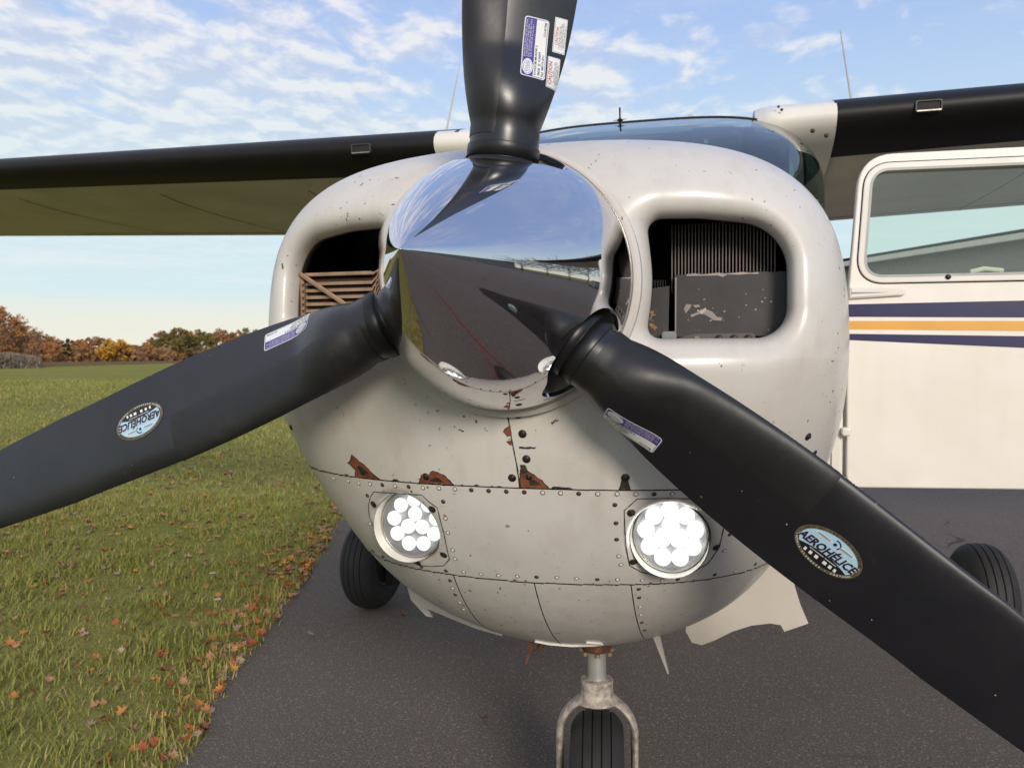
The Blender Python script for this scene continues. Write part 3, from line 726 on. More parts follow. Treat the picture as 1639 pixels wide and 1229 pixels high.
def bl_point(k, r, al, off=0.0):
    o, c, n, d = bl_frame(k, r); u, h_ = bl_local(r, al)
    if off:
        u2, h2 = bl_local(r, al+.01); u1, h1 = bl_local(r, al-.01); tx, ty = u2-u1, h2-h1; L = math.hypot(tx, ty) or 1
        u += off*ty/L; h_ += -off*tx/L
    return o+c*u+n*h_
def bl_surf(k, r, u, off):
    a, b_, be = bl_ab(r); wv = bl_w(r); half = (a+b_)/2; midu = (a-b_)/2*wv
    c = max(-.999, min(.999, (u-midu)/half)); return bl_point(k, r, math.acos(c), off)
blades = []
rs = [.16, .175, .19]+[.2+.008*i for i in range(22)]+[.38+.02*i for i in range(28)]+[.95, .97, .985, 1.0, 1.012, 1.022, 1.028]
nal = 72; als = [2*math.pi*i/nal for i in range(nal)]
blab = ['upper propeller blade with white caution decals', 'propeller blade sweeping down to the right, oval maker decal', 'propeller blade sweeping down to the left, oval maker decal']
for k in range(3):
    V = [bl_point(k, r, al) for r in rs for al in als]; n = nal
    Fc = [(i*n+j, i*n+(j+1) % n, (i+1)*n+(j+1) % n, (i+1)*n+j) for i in range(len(rs)-1) for j in range(n)]
    Fc.append(tuple((len(rs)-1)*n+j for j in range(n)))
    root = link('propeller_blade', pmesh('propeller_blade', V, Fc, mt['blade']), plane); root['label'] = blab[k]; blades.append(root)
    # collar
    o, c, n_, d = bl_frame(k, .2); q = d.to_track_quat('Z', 'Y').to_matrix().to_4x4()
    mb = MB(); mb.lathe([(.046, .138), (.0484, .139), (.0490, .141), (.0490, .154), (.0482, .1543), (.0482, .1556), (.0490, .1559), (.0490, .1735), (.0486, .1745), (.0474, .1748)], n=64)
    me = pmesh('blade_collar', mb.V, mb.F, mt['collar']); ob = link('blade_collar', me, root); ob.matrix_world = Matrix.Translation(HUB) @ q
    mb = MB(); mb.lathe([(.047, .1235), (.0590, .1245), (.0604, .1265), (.0604, .1290), (.0585, .1300), (.0585, .1315), (.0600, .1325), (.0596, .1350), (.0560, .1362), (.0505, .1375)], n=72)
    ob = link('retaining_ring', pmesh('retaining_ring', mb.V, mb.F, mt['ring']), root); ob.matrix_world = Matrix.Translation(HUB) @ q
    # de-ice boot wrapped round the leading edge, front side to 45% chord
    rend = [.52, .509, .537][k]
    rb = np.arange(.184, rend+.001, .006); am = 26; V = []
    for r in rb:
        e = (r-.207)/(rend-.207); amax = 1.50-.42*max(0, (e-.55)/.45)**1.0*0 ; am1 = 1.52 if k else 1.36
        for j in range(am):
            al = -1.0+(am1+1.0)*j/(am-1); V.append(bl_point(k, r, al, .0009 if 0 < j < am-1 and r < rend-.004 else -.0003))
    Fc = [(i*am+j, i*am+j+1, (i+1)*am+j+1, (i+1)*am+j) for i in range(len(rb)-1) for j in range(am-1)]
    b0 = link('deice_boot', pmesh('deice_boot', V, Fc, mt['pboot']), root)
def decal(k, name, r0, u0, layers):
    V = []; Fc = []; Ms = []
    for (vv, ff, mat, lay) in layers:
        o = len(V)
        for (a, b_) in vv: V.append(bl_surf(k, r0+a, u0+b_, .00035+.00016*lay))
        Fc += [tuple(i+o for i in f) for f in ff]; Ms += [STI[mat]]*len(ff)
    me = pmesh(name, V, Fc, [mt[s] for s in STM], Ms, False)
    bm = bmesh.new(); bm.from_mesh(me)
    o_, c_, n_, d_ = bl_frame(k, r0)
    bad = [f for f in bm.faces if f.normal.dot(n_) < 0]; bmesh.ops.reverse_faces(bm, faces=bad); bm.to_mesh(me); bm.free()
    return link(name, me, blades[k])
def grid(x0, y0, x1, y1, nx=10, ny=5, skew=0):
    V = [(x0+(x1-x0)*i/nx+skew*j/ny, y0+(y1-y0)*j/ny) for j in range(ny+1) for i in range(nx+1)]
    return V, [(j*(nx+1)+i, j*(nx+1)+i+1, (j+1)*(nx+1)+i+1, (j+1)*(nx+1)+i) for j in range(ny) for i in range(nx)]
def disc(cx, cy, rx, ry, n=40, m=4, hole=0.0):
    V = []; 
    for i in range(m+1):
        f = hole+(1-hole)*i/m
        for j in range(n): V.append((cx+rx*f*math.cos(2*math.pi*j/n), cy+ry*f*math.sin(2*math.pi*j/n)))
    return V, [(i*n+j, i*n+(j+1) % n, (i+1)*n+(j+1) % n, (i+1)*n+j) for i in range(m) for j in range(n)]
def txt(s, size, cx, cy, mat, lay, align='CENTER', sx=1.0, shear=0.0, rot=0, bold=.018):
    V, Fc = textmesh(s, size, align, bold)
    c, q = math.cos(rot), math.sin(rot)
    return [(cx+(x*sx+y*shear)*c-y*q, cy+(x*sx+y*shear)*q+y*c) for x, y in V], Fc, mat, lay
def rdisc(x0, y0, x1, y1, r): # rounded rectangle as a fine grid with pulled-in corners
    V, Fc = grid(x0, y0, x1, y1, 24, 10); o = []
    for x, y in V:
        for cx, cy, sx, sy in ((x0+r, y0+r, -1, -1), (x1-r, y0+r, 1, -1), (x0+r, y1-r, -1, 1), (x1-r, y1-r, 1, 1)):
            dx, dy = (x-cx)*sx, (y-cy)*sy
            if dx > 0 and dy > 0:
                L = math.hypot(dx, dy); m_ = max(dx, dy); x, y = cx+sx*dx*m_/L, cy+sy*dy*m_/L
        o.append((x, y))
    return o, Fc
def scrib(x0, x1, y, h, mat, lay, seed):
    rr = random.Random(seed); V = []; Fc = []; x = x0
    while x < x1:
        for _ in range(rr.randint(3, 8)):
            if x > x1: break
            w_ = h*.45; o = len(V); y1_ = y+h*(.5 if rr.random() < .6 else .75); y0_ = y-h*.5
            V += [(x, y0_), (x+h*.17, y0_), (x+h*.17, y1_), (x, y1_)]; Fc.append((o, o+1, o+2, o+3))
            if rr.random() < .7:
                o = len(V); yy = rr.choice([y0_, y, y1_-h*.17]); V += [(x, yy), (x+w_, yy), (x+w_, yy+h*.16), (x, yy+h*.16)]; Fc.append((o, o+1, o+2, o+3))
            x += h*.66
        x += h*.5
    return V, Fc, mat, lay
def data_plate(k, r0, u0, L, W, sk=0):
    l2, w2 = L/2, W/2
    ly = [(*rdisc(-l2, -w2, l2, w2, .004), 'stwhite', 0), (*rdisc(-l2+.0012, -w2+.0012, l2-.0012, w2-.0012, .003), 'stpurple', 1),
          (*grid(-l2+.002, -w2+.002, l2-.002, w2*.02, 24, 4), 'stwhite', 2),
          (*disc(-l2+.0145, w2*.48, .0118, w2*.42, 32), 'stwhite', 3), (*disc(-l2+.0145, w2*.48, .0105, w2*.34, 32), 'stpurple', 4), (*disc(-l2+.0145, w2*.48, .0102, w2*.31, 32), 'stwhite', 5),
          scrib(-l2+.007, -l2+.022, w2*.52, .0036, 'stpurple', 6, 5), (*grid(-l2+.0065, w2*.48-.0026, -l2+.0225, w2*.48-.0021, 8, 1), 'stpurple', 6)]
    for i in range(4): ly.append(scrib(-l2+.0285+.001*(i % 2), l2-.004-.006*(i in (1, 3)), w2*.80-i*.0030, .0019, 'stwhite', 3, i+9))
    ly += [txt('D1A32C88-MR/82NK-2', .0042, -l2+.004, -w2*.14, 'stblack', 3, 'LEFT', 1.05), txt('78028  (I)  K30809', .0042, -l2+.004, -w2*.44, 'stblack', 3, 'LEFT', 1.1),
           txt('FILE  880173-2013', .0040, -l2+.004, -w2*.72, 'stblack', 3, 'LEFT', 1.05), txt('C2145708J', .0038, l2-.004, -w2*.72, 'stblack', 3, 'RIGHT', 1.1)]
    return decal(k, 'data_plate_decal', r0, u0, ly)
data_plate(0, .3032, -.0265, .083, .034); data_plate(1, .2745, -.0415, .080, .031); data_plate(2, .3170, -.0465, .084, .032)
def caution(r0, u0, L, W, big):
    l2, w2 = L/2, W/2
    ly = [(*rdisc(-l2, -w2, l2, w2, .0006), 'stwhite', 0), (*rdisc(-l2+.0008, -w2+.0008, l2-.0008, w2-.0008, .0004), 'stblack', 1), (*rdisc(-l2+.0011, -w2+.0011, l2-.0011, w2-.0011, .0004), 'stwhite', 2),
          txt('CAUTION', .0072 if big else .0052, -.001, w2-.0047, 'stred', 3)]
    for i in range(4): ly.append(scrib(-l2+.006+.003*(i % 2)+(.010 if big and i == 0 else 0), l2-.006-.004*(i % 3 == 0)-(.010 if big and i == 0 else 0), w2-.0085-i*.0023, .0017, 'stblack', 3, i+31))
    return decal(0, 'caution_decal', r0, u0, ly)
caution(.3290, -.0600, .046, .018, False); caution(.2770, -.0548, .044, .018, True)
def maker_decal(k, r0, u0, rx, ry):
    ly = [(*disc(0, 0, rx, ry, 56), 'stblack', 0), (*disc(0, 0, rx*.975, ry*.965, 56), 'stgold', 1), (*disc(0, 0, rx*.845, ry*.80, 56), 'stblue', 2)]
    # black ground below the name with white runway dashes
    V = []; nn_ = 24
    for j in range(nn_+1):
        x = -rx*.80+rx*1.60*j/nn_; yb = -ry*.80*math.sqrt(max(0, 1-(x/(rx*.845))**2)); yt = -ry*.20-ry*.22*(x/(rx*.8))**2
        V += [(x, min(yb, yt)), (x, yt)]
    ly.append((V, [(2*j, 2*j+2, 2*j+3, 2*j+1) for j in range(nn_)], 'stblack', 3))
    for j, (x, wd) in enumerate([(-.50, .07), (-.34, .09), (-.16, .10), (.10, .11), (.28, .09), (.44, .07)]):
        ly.append((*grid(rx*x, -ry*.62, rx*(x+wd), -ry*.46, 2, 1, -.0006), 'stwhite', 4))
    ly.append((*grid(-rx*.42, -ry*.355, rx*.02, -ry*.33, 4, 1), 'stwhite', 4)); ly.append((*grid(rx*.06, -ry*.355, rx*.42, -ry*.33, 4, 1), 'stwhite', 4))
    ly.append(txt('AEROHÉLICE', .0152, 0, -ry*.02, 'stwhite', 4, sx=.90*rx/.046, shear=.22, bold=.062)); ly.append(txt('AEROHÉLICE', .0152, 0, -ry*.02, 'stnavy', 6, sx=.90*rx/.046, shear=.22, bold=.040))
    # small propeller emblem above the name
    for sg in (-1, 1):
        ly.append((*disc(sg*rx*.34, ry*.47+.0002*sg, rx*.26, ry*.085, 20, 2), 'stwhite', 4)); ly.append((*disc(sg*rx*.34, ry*.47, rx*.22, ry*.055, 20, 2), 'stgrey', 5))
    ly.append((*disc(0, ry*.47, .0022, .0022, 16, 2), 'stnavy', 6))
    V = []; 
    for j in range(13):
        a = R(-40+150*j/12)
        for f in (.0058, .0074): V.append((f*math.cos(a)+.0, ry*.47+f*math.sin(a)*.9))
    ly.append((V, [(2*j, 2*j+1, 2*j+3, 2*j+2) for j in range(12)], 'stnavy', 5))
    def arc(s, a0, a1, size, mat, flip):
        for i, ch in enumerate(s):
            if ch == ' ': continue
            a = R(a0+(a1-a0)*i/(len(s)-1)); x, y = rx*.91*math.cos(a), ry*.885*math.sin(a)
            tx, ty = -rx*math.sin(a), ry*math.cos(a)
            if flip: tx, ty = tx, ty
            else: tx, ty = -tx, -ty
            ly.append(txt(ch, size, x, y, mat, 3, rot=math.atan2(ty, tx)))
    arc('EASA PT.145.001 APPROVED', 158, 22, .0036, 'stblack', False)
    arc('AZONIA ALENQUER • PORTUGAL', 200, 340, .0032, 'stwhite', True)
    return decal(k, 'maker_decal', r0, u0, ly)
maker_decal(1, .5552, -.0105, .046, .0285); maker_decal(2, .5915, -.0080, .046, .0275)
# ------------------------------------------------------------------ wings
def airfoil(c, t, n=26):
    xs = [(.5*(1-math.cos(math.pi*i/n))) for i in range(n+1)]
    yt = lambda x: 5*t*(.2969*math.sqrt(x)-.126*x-.3516*x*x+.2843*x**3-.1036*x**4)
    ca = lambda x: .02*(1-(2*x-.8)**2/1.44)
    up = [(x*c, (ca(x)+yt(x))*c) for x in xs]; lo = [(x*c, (ca(x)-yt(x))*c) for x in xs]
    return up[::-1]+lo[1:]            # trailing edge over the top to the nose and back underneath
def wing_sec(x, grow=0.0, dz=0.0):
    ax = abs(x); f = (ax-.7)/4.9; c = 1.66-.45*max(0, f)+grow; yl = 1.86+.10*max(0, f)-grow*.4; zl = 1.99+.023*(ax-.7)+dz
    tw = -.062
    t_ = .135-.02*max(0, f)
    return [(x, yl+a, zl+.005+b_+a*tw) for a, b_ in airfoil(c, t_+grow*.06)]
ns = len(wing_sec(1))
mid = ns//2
for sx in (-1, 1):
    W = empty('wing', (sx*.7, 1.86, 1.99), plane); off = Vector((-sx*.7, -1.86, -1.99))
    xs = [sx*(.56+.28*i) for i in range(19)]
    V = [Vector(p)+off for x in xs for p in wing_sec(x)]
    Fc = []; Ms = []
    for i in range(len(xs)-1):
        for j in range(ns-1):
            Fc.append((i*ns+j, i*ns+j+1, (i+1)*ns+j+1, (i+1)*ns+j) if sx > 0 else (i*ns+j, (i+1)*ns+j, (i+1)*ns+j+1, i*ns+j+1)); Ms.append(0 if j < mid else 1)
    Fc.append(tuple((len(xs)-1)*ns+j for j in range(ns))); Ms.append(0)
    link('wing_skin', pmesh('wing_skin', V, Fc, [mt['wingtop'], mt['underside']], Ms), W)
    # black rubber de-ice boot on the nose
    xb = [sx*x for x in ([.675]+[.7+.3*i for i in range(1, 16)]+[5.4])]
    js = range(mid-7, mid+(6 if sx < 0 else 7))
    V = []
    for x in xb:
        s_ = wing_sec(x); o = Vector((0, 1.86+.25, 0))
        for j in js:
            p = Vector(s_[j]); a, b_ = Vector(s_[j-1]), Vector(s_[j+1]); t = b_-a; nrm = Vector((0, -t.z, t.y)).normalized()
            if nrm.y > 0 and j == mid: nrm = -nrm
            if j != mid and ((nrm.z > 0) != (j < mid)) : nrm = -nrm
            V.append(p+nrm*.003+off)
    m_ = len(js); Fc = [(i*m_+j, i*m_+j+1, (i+1)*m_+j+1, (i+1)*m_+j) for i in range(len(xb)-1) for j in range(m_-1)]
    link('deice_boot', pmesh('deice_boot', V, Fc, mt['boot']), W)
    # cabin air inlet in the nose of the wing
    cx = 1.065 if sx < 0 else .962; cz = 2.010 if sx < 0 else 2.014; cx *= sx; yb = 1.86
    fr = plate('air_inlet_frame', [rrect(cx-.041, cz-.019, cx+.041, cz+.019, .007), rrect(cx-.036, cz-.014, cx+.036, cz+.014, .006)], yb-.007, yb+.02, simple('inlet_frame%d' % sx, (.045, .038, .030), .5), W, .0015); fr.location = off
    b_ = MB().box((cx-.036, yb-.002, cz-.014), (cx+.036, yb+.001, cz+.014)).build('air_inlet_dark', mt['inner'], W, False); b_.location = off  # black box stands in for the shade inside the open inlet
    o = MB().box((cx-.037, yb-.0105, cz-.0185), (cx+.037, yb-.005, cz-.0145)).build('inlet_lip', mt['ring'], W, False); o.location = off
    # seams and skin lines under the wing
    for xq in (1.45, 2.2, 3.0):
        s_ = wing_sec(sx*xq); pp = [Vector(s_[j])+Vector((0, 0, -.0012)) for j in range(mid+7, ns-1)]
        V = []; 
        for p in pp: V += [p+Vector((-.003, 0, 0))+off, p+Vector((.003, 0, 0))+off]
        link('skin_joint', pmesh('skin_joint', V, [(2*i, 2*i+1, 2*i+3, 2*i+2) for i in range(len(pp)-1)], mt['grime']), W)
    # flap and its gap
    pp = []
    for x in [sx*(.75+.35*i) for i in range(9)]:
        s_ = wing_sec(x); a = Vector(s_[ns-6])+Vector((0, 0, -.0015)); pp += [a+off, a+Vector((0, .012, 0))+off]
    link('flap_gap', pmesh('flap_gap', pp, [(2*i, 2*i+1, 2*i+3, 2*i+2) for i in range(8)], mt['gap']), W)
    # white root fairing, wrapping the nose and coming down beside the windshield
    V = []; xr = [sx*(.415+.0265*i) for i in range(11)] if sx > 0 else [-(.415+.035*i) for i in range(11)]
    for i, x in enumerate(xr):
        s_ = wing_sec(x if abs(x) > .56 else sx*.56, .012); e = max(0, 1-i/5)
        for j in range(mid-10, mid+14):
            p = Vector(s_[j]); p.x = x
            dn = max(0, (j-mid-2)/12)
            p.z += -.016*e*e*(j >= mid-3)-dn*.035; 
            if i < 2: p.y += .02*(2-i)
            V.append(p+off)
    m_ = 24; link('root_fairing', pmesh('root_fairing', V, [(i*m_+j, i*m_+j+1, (i+1)*m_+j+1, (i+1)*m_+j) for i in range(10) for j in range(m_-1)], mt['white']), W)
    fs = [(.66, 1.935), (.655, 1.925)] if False else None
    # whip aerial on top
    if sx < 0: a, b_ = (-.882, 2.3, 2.10), (-.800, 2.3, 2.455)
    else: a, b_ = (.797, 2.3, 2.10), (.743, 2.3, 2.449)
    o = MB().tube([a, tuple((Vector(a)*.85+Vector(b_)*.15)), b_], [.0055, .0045, .0018], 8).build('whip_aerial', simple('aerial_grey%d' % sx, (.42, .40, .38), .4), W); o.location = off
    o = MB().lathe([(.012, 0), (.010, .03), (.006, .05), (.0001, .052)], o=(a[0], 2.3, 2.085), n=12).build('aerial_base', mt['white'], W); o.location = off
# screws on the right root fairing
for x_, y_, z_, s_ in ((.60, 1.852, 1.955, 1.2), (.645, 1.86, 1.938, 1.2), (.50, 1.856, 2.035, .8), (.49, 1.862, 2.048, .7)):
    o = link('screw', scm, plane); o.location = (x_, y_-.006, z_); o.rotation_euler = (R(90), 0, 0); o.scale = (s_, s_, s_)

# ------------------------------------------------------------------ fuselage, windshield, tail
def sec(y, zb, ztp, hw, n=40, e=2.6):
    zm, hh = (zb+ztp)/2, (ztp-zb)/2; o = []
    for i in range(n):
        a = 2*math.pi*i/n; c, s = math.sin(a), math.cos(a)
        o.append((hw*math.copysign(abs(c)**(2/e), c), y, zm+hh*math.copysign(abs(s)**(2/e), s)))
    return o
def loft(name, secs, mat, parent, n=40):
    V = [p for s in secs for p in s]; Fc = [(i*n+j, i*n+(j+1) % n, (i+1)*n+(j+1) % n, (i+1)*n+j) for i in range(len(secs)-1) for j in range(n)]
    Fc.append(tuple(range(n))[::-1]); Fc.append(tuple((len(secs)-1)*n+j for j in range(n)))
    mb = MB(); mb.add(V, Fc); return mb.build(name, mat, parent)
body = loft('fuselage', [sec(.985, .515, 1.60, .565), sec(1.3, .50, 1.60, .565), sec(1.9, .52, 1.60, .57), sec(2.6, .55, 1.62, .57), sec(3.4, .66, 1.62, .52), sec(4.4, .86, 1.56, .36), sec(5.6, 1.02, 1.5, .23), sec(7.3, 1.16, 1.42, .10)], mt['white'], plane)
loft('cabin_roof', [sec(1.93, 1.5, 2.03, .55, e=3.4), sec(2.4, 1.5, 2.075, .56, e=3.4), sec(3.3, 1.5, 2.06, .54, e=3.2), sec(3.9, 1.4, 1.86, .44), sec(4.6, 1.3, 1.62, .33)], mt['white'], plane)
MB().box((-.53, 1.905, 1.45), (.53, 1.925, 2.0)).build('cabin_dark_board', mt['dark'], plane, False)  # dark board stands in for the shaded depth of the cabin
loft('glareshield', [sec(1.10, 1.55, 1.62, .45, e=4), sec(1.65, 1.55, 1.64, .50, e=4)], mt['dark'], plane)
for sx in (-1, 1):
    st = MB().box((sx*.27-.19, 1.78, 1.30), (sx*.27+.19, 1.89, 1.88)).build('seat_back', mt['seat'], plane, True, bevel=.04)
    MB().box((sx*.27-.10, 1.79, 1.87), (sx*.27+.10, 1.86, 1.985)).build('headrest', mt['seat'], plane, True, bevel=.03)
nt_ = 48; nv = 16; V = []
def wtop(t):
    c, s = math.cos(t), math.sin(t)
    return Vector((.585*math.copysign(abs(s)**.62, s), 1.905+.02*(1-c), 1.60+.448*max(c, 0)**.27))
def wbot(t):
    c, s = math.cos(t), math.sin(t); return Vector((.555*math.copysign(abs(s)**.9, s), 1.78-.72*max(c, 0)**.9, 1.50+.13*max(c, 0)**.5))
for i in range(nt_+1):
    t = -math.pi/2+math.pi*i/nt_
    a, b_ = wtop(t), wbot(t)
    for j in range(nv+1):
        f = j/nv; p = a.lerp(b_, f); bl = math.sin(math.pi*f)*.045; p += Vector((p.x*.12*math.sin(math.pi*f), -bl*max(0, math.cos(t)), bl*.7)); V.append(p)
ws = link('windshield', pmesh('windshield', V, [(i*(nv+1)+j, (i+1)*(nv+1)+j, (i+1)*(nv+1)+j+1, i*(nv+1)+j+1) for i in range(nt_) for j in range(nv)], mt['windshield']), plane)
# thin black seal round the windshield's upper edge
MB().tube([wtop(-math.pi/2+math.pi*i/60)+Vector((0, -.002, .0)) for i in range(61)], .0045, 6).build('windshield_seal', mt['gap'], plane)
o = MB().tube([(-.051, 1.83, 2.035), (-.049, 1.81, 2.075)], .003, 8).tube([(-.051, 1.845, 2.0), (-.051, 1.83, 2.045)], .004, 8).tube([(-.075, 1.835, 2.037), (-.028, 1.835, 2.040)], [.001, .001], 6).lathe([(.012, 0), (.010, .004), (.0001, .006)], o=(-.051, 1.83, 2.035), n=12).build('temperature_probe', mt['screw'], plane)
MB().box((.178, 2.1, 2.06), (.192, 2.13, 2.115)).build('roof_aerial', simple('aerial_pale', (.5, .5, .47), .4), plane, False, bevel=.002)
MB().box((.243, 1.70, 1.902), (.257, 1.703, 1.916)).build('windshield_sticker', mt['stwhite'], plane, False)
# tail
def fin(name, pts, th, vertical=True, y=0):
    mb = MB(); n = len(pts); V = []
    for s in (-1, 1):
        for (a, b_) in pts: V.append((s*th, a, b_) if vertical else (b_, a, y+s*th))
    mb.add(V, [tuple(range(n)), tuple(range(n, 2*n))[::-1]]+[(i, (i+1) % n, n+(i+1) % n, n+i) for i in range(n)]); return mb.build(name, mt['white'], plane, True, bevel=.01)
fin('tail_fin', [(5.6, 1.45), (6.5, 1.9), (6.95, 2.75), (7.55, 2.8), (7.6, 1.35), (7.2, 1.35)], .035)
fin('tailplane', [(6.75, -.1), (6.95, -1.9), (7.6, -1.95), (7.65, 0), (7.6, 1.95), (6.95, 1.9), (6.75, .1)], .03, False, 1.33)

# ------------------------------------------------------------------ open door
DY = 1.0
door = empty('door', (.6, DY, 1.27), plane); door['label'] = 'open cabin door with navy and gold stripes and a rounded window'
doff = (-.6, -DY, -1.27)
outer = rpoly([(.600, .875), (1.50, .895), (1.55, 1.33), (1.50, 1.668), (.6255, 1.678), (.607, 1.43), (.599, 1.33)], [.035, .08, .1, .07, .075, .03, .03])
inner = rpoly([(.634, 1.386), (1.41, 1.381), (1.42, 1.628), (.6505, 1.640)], [.048, .05, .05, .042], 10)
def bulge(v): v.y += .035*((v.z-1.27)/.4)**2+.02*((v.x-1.0)/.45)**2*0; return v
def grown(pts, d):
    c = Vector((sum(p[0] for p in pts)/len(pts), sum(p[1] for p in pts)/len(pts))); o = []
    n = len(pts)
    for i, p in enumerate(pts):
        a, b_ = Vector(pts[i-1]), Vector(pts[(i+1) % n]); t = (b_-a); 
        nr_ = Vector((t.y, -t.x)).normalized(); q = Vector(p)
        if (q+nr_-c).length < (q-nr_-c).length: nr_ = -nr_
        o.append(tuple(q+nr_*d))
    return o
def dplate(name, ols, y0, y1, mat, bev=0.0, flat=True):
    o = plate(name, ols, y0, y1, mat, door, bev); o.location = doff; return o
dplate('door_skin', [outer, grown(inner, .006)], DY, DY+.035, mt['door'], .004)
dplate('window_frame', [grown(inner, .0155), inner], DY-.006, DY+.02, mt['white'], .0025)
dplate('window_seal', [grown(inner, .018), grown(inner, .0152)], DY-.0012, DY+.004, mt['gap'])
dplate('window', [grown(inner, .004)], DY+.012, DY+.016, mt['window'])
dplate('window_trim', [grown(inner, .0025), grown(inner, -.0035)], DY-.0065, DY-.004, simple('trim_grey', (.42, .42, .40), .5))
X1d = 1.515
def ext(za, zb): return za+(zb-za)*(X1d-.601)/(.98-.601)
for nm, mat, (a0, a1), (b0, b1) in (('navy_stripe', 'blueband', (1.321, 1.322), (1.291, 1.283)), ('gold_stripe', 'gold', (1.281, 1.275), (1.261, 1.252)), ('navy_stripe', 'blueband', (1.250, 1.240), (1.235, 1.213))):
    dplate(nm, [[(.5995, a0), (X1d, ext(a0, a1)), (X1d, ext(b0, b1)), (.5995, b0)]], DY-.0008, DY-.0002, mt[mat])
# raised hinge fairing and lower bump, keyhole screw
dplate('hinge_fairing', [rpoly([(.602, 1.333), (.725, 1.339), (.727, 1.360), (.602, 1.362)], [.003, .008, .008, .003])], DY-.009, DY+.0, mt['white'], .004)
dplate('hinge_groove', [rpoly([(.606, 1.345), (.69, 1.3475), (.606, 1.350)], [.001, .001, .001])], DY-.0096, DY-.0086, simple('groove_grey', (.34, .32, .29), .6))
dplate('hinge_knuckle', [rrect(.585, 1.003, .606, 1.024, .006)], DY-.028, DY-.004, mt['white'], .005)
o = link('screw', scm, door); o.matrix_world = Matrix.Translation((.818, DY-.007, 1.3805)) @ Matrix.Rotation(R(90), 4, 'X')
# door latch seen through the window
MB().tube([(.88, DY+.05, 1.395), (.91, DY+.05, 1.402), (.95, DY+.05, 1.396)], .006, 8).build('inner_handle', mt['white'], door).location = doff
# post between the door and the cowl
MB().box((.557, .99, .62), (.590, 1.05, 1.36)).build('door_post', mt['white'], plane, True, bevel=.008)

# ------------------------------------------------------------------ undercarriage
def wheel(c, rad, wd, par, ngroove=4, toe=0.0):
    Wt = empty('wheel', c, par); Wt.rotation_euler = (0, 0, toe)
    # profile over the tread with grooves
    n = 60; pr = []
    for i in range(n+1):
        t = -1+2*i/n; x = t*wd/2; r = rad-(.33*rad)*(abs(t)**3.2)*.62 if abs(t) < .999 else rad*.72
        if abs(t) < .72:
            for gq in [(-.5, 0, 0), (-.17, 0, 0), (.17, 0, 0), (.5, 0, 0)][:ngroove]:
                if abs(t-gq[0]) < .025: r -= .006
        pr.append((r, x))
    pr = [(rad*.45, -wd*.38), (rad*.60, -wd*.47)]+pr[1:-1]+[(rad*.60, wd*.47), (rad*.45, wd*.38)]
    MB().lathe(pr, ax='X', n=72).build('tyre', mt['rubber'], Wt)
    MB().lathe([(.0001, -wd*.30), (rad*.12, -wd*.34), (rad*.16, -wd*.25), (rad*.38, -wd*.30), (rad*.46, -wd*.39), (rad*.46, wd*.39), (rad*.38, wd*.30), (rad*.16, wd*.25), (rad*.12, wd*.34), (.0001, wd*.30)], ax='X', n=48).build('rim', simple('rim_grey', (.50, .48, .45), .4, .3), Wt)
    return Wt
NX, NY = .026, .73
ng = empty('nose_gear', (NX, NY, 0), plane); ng.rotation_euler.z = R(8)
def ngp(mb, name, mat, **k): o = mb.build(name, mat, ng, **k); o.location = (-NX, -NY, 0); return o
m_c = simple('oleo_chrome', (.80, .79, .76), .32, .75, 40, .1, .001)
ngp(MB().lathe([(.0215, .44), (.0215, .56)], o=(NX, NY, 0), n=40), 'strut', m_c)
ngp(MB().lathe([(.030, .522), (.034, .526), (.034, .545), (.045, .550), (.045, .60)], o=(NX, NY, 0), n=32), 'strut_collar', mt['rust'])
mb = MB()
for a in range(7):
    q = 2*math.pi*a/7+.3; mb.lathe([(.0055, .516), (.0055, .524), (.0001, .5245)][::-1], o=(NX+.036*math.cos(q), NY-.0+.036*math.sin(q), 0), n=6)
ngp(mb, 'collar_bolts', simple('worn_brass', (.45, .33, .2), .5, .6))
mcast = simple('worn_cast_paint', (.52, .45, .37), .6, 0, 45, .5, .0015, .35, 60)
ngp(MB().lathe([(.022, .4555), (.0365, .4545), (.038, .452), (.0375, .446), (.0368, .432), (.038, .420), (.044, .412), (.052, .405)], o=(NX, NY, 0), n=40), 'fork_neck', mcast)
pts = []
for i in range(33):
    a = math.pi*i/32; pts.append((NX-.0865*math.cos(a), NY, .325+.088*math.sin(a)))
pts = [(NX-.0855, NY, .16), (NX-.0865, NY, .24)]+pts+[(NX+.0865, NY, .24), (NX+.0855, NY, .16)]
V = []; Fc = []
for i, p in enumerate(pts):
    t = (Vector(pts[min(i+1, len(pts)-1)])-Vector(pts[max(i-1, 0)])).normalized(); nrm = Vector((-t.z, 0, t.x))
    for k in range(12):
        a = 2*math.pi*k/12; V.append(Vector(p)+nrm*.0088*math.cos(a)+Vector((0, 1, 0))*.026*math.sin(a))
for i in range(len(pts)-1):
    for k in range(12): Fc.append((i*12+k, i*12+(k+1) % 12, (i+1)*12+(k+1) % 12, (i+1)*12+k))
Fc += [tuple(range(12)), tuple((len(pts)-1)*12+k for k in range(12))]
ngp(MB().add(V, Fc), 'fork', mcast)
ngp(MB().tube([(NX-.098, NY, .18), (NX+.098, NY, .18)], .012, 12), 'axle', mt['steel'])
wn = wheel((0, 0, .184), .184, .126, ng)
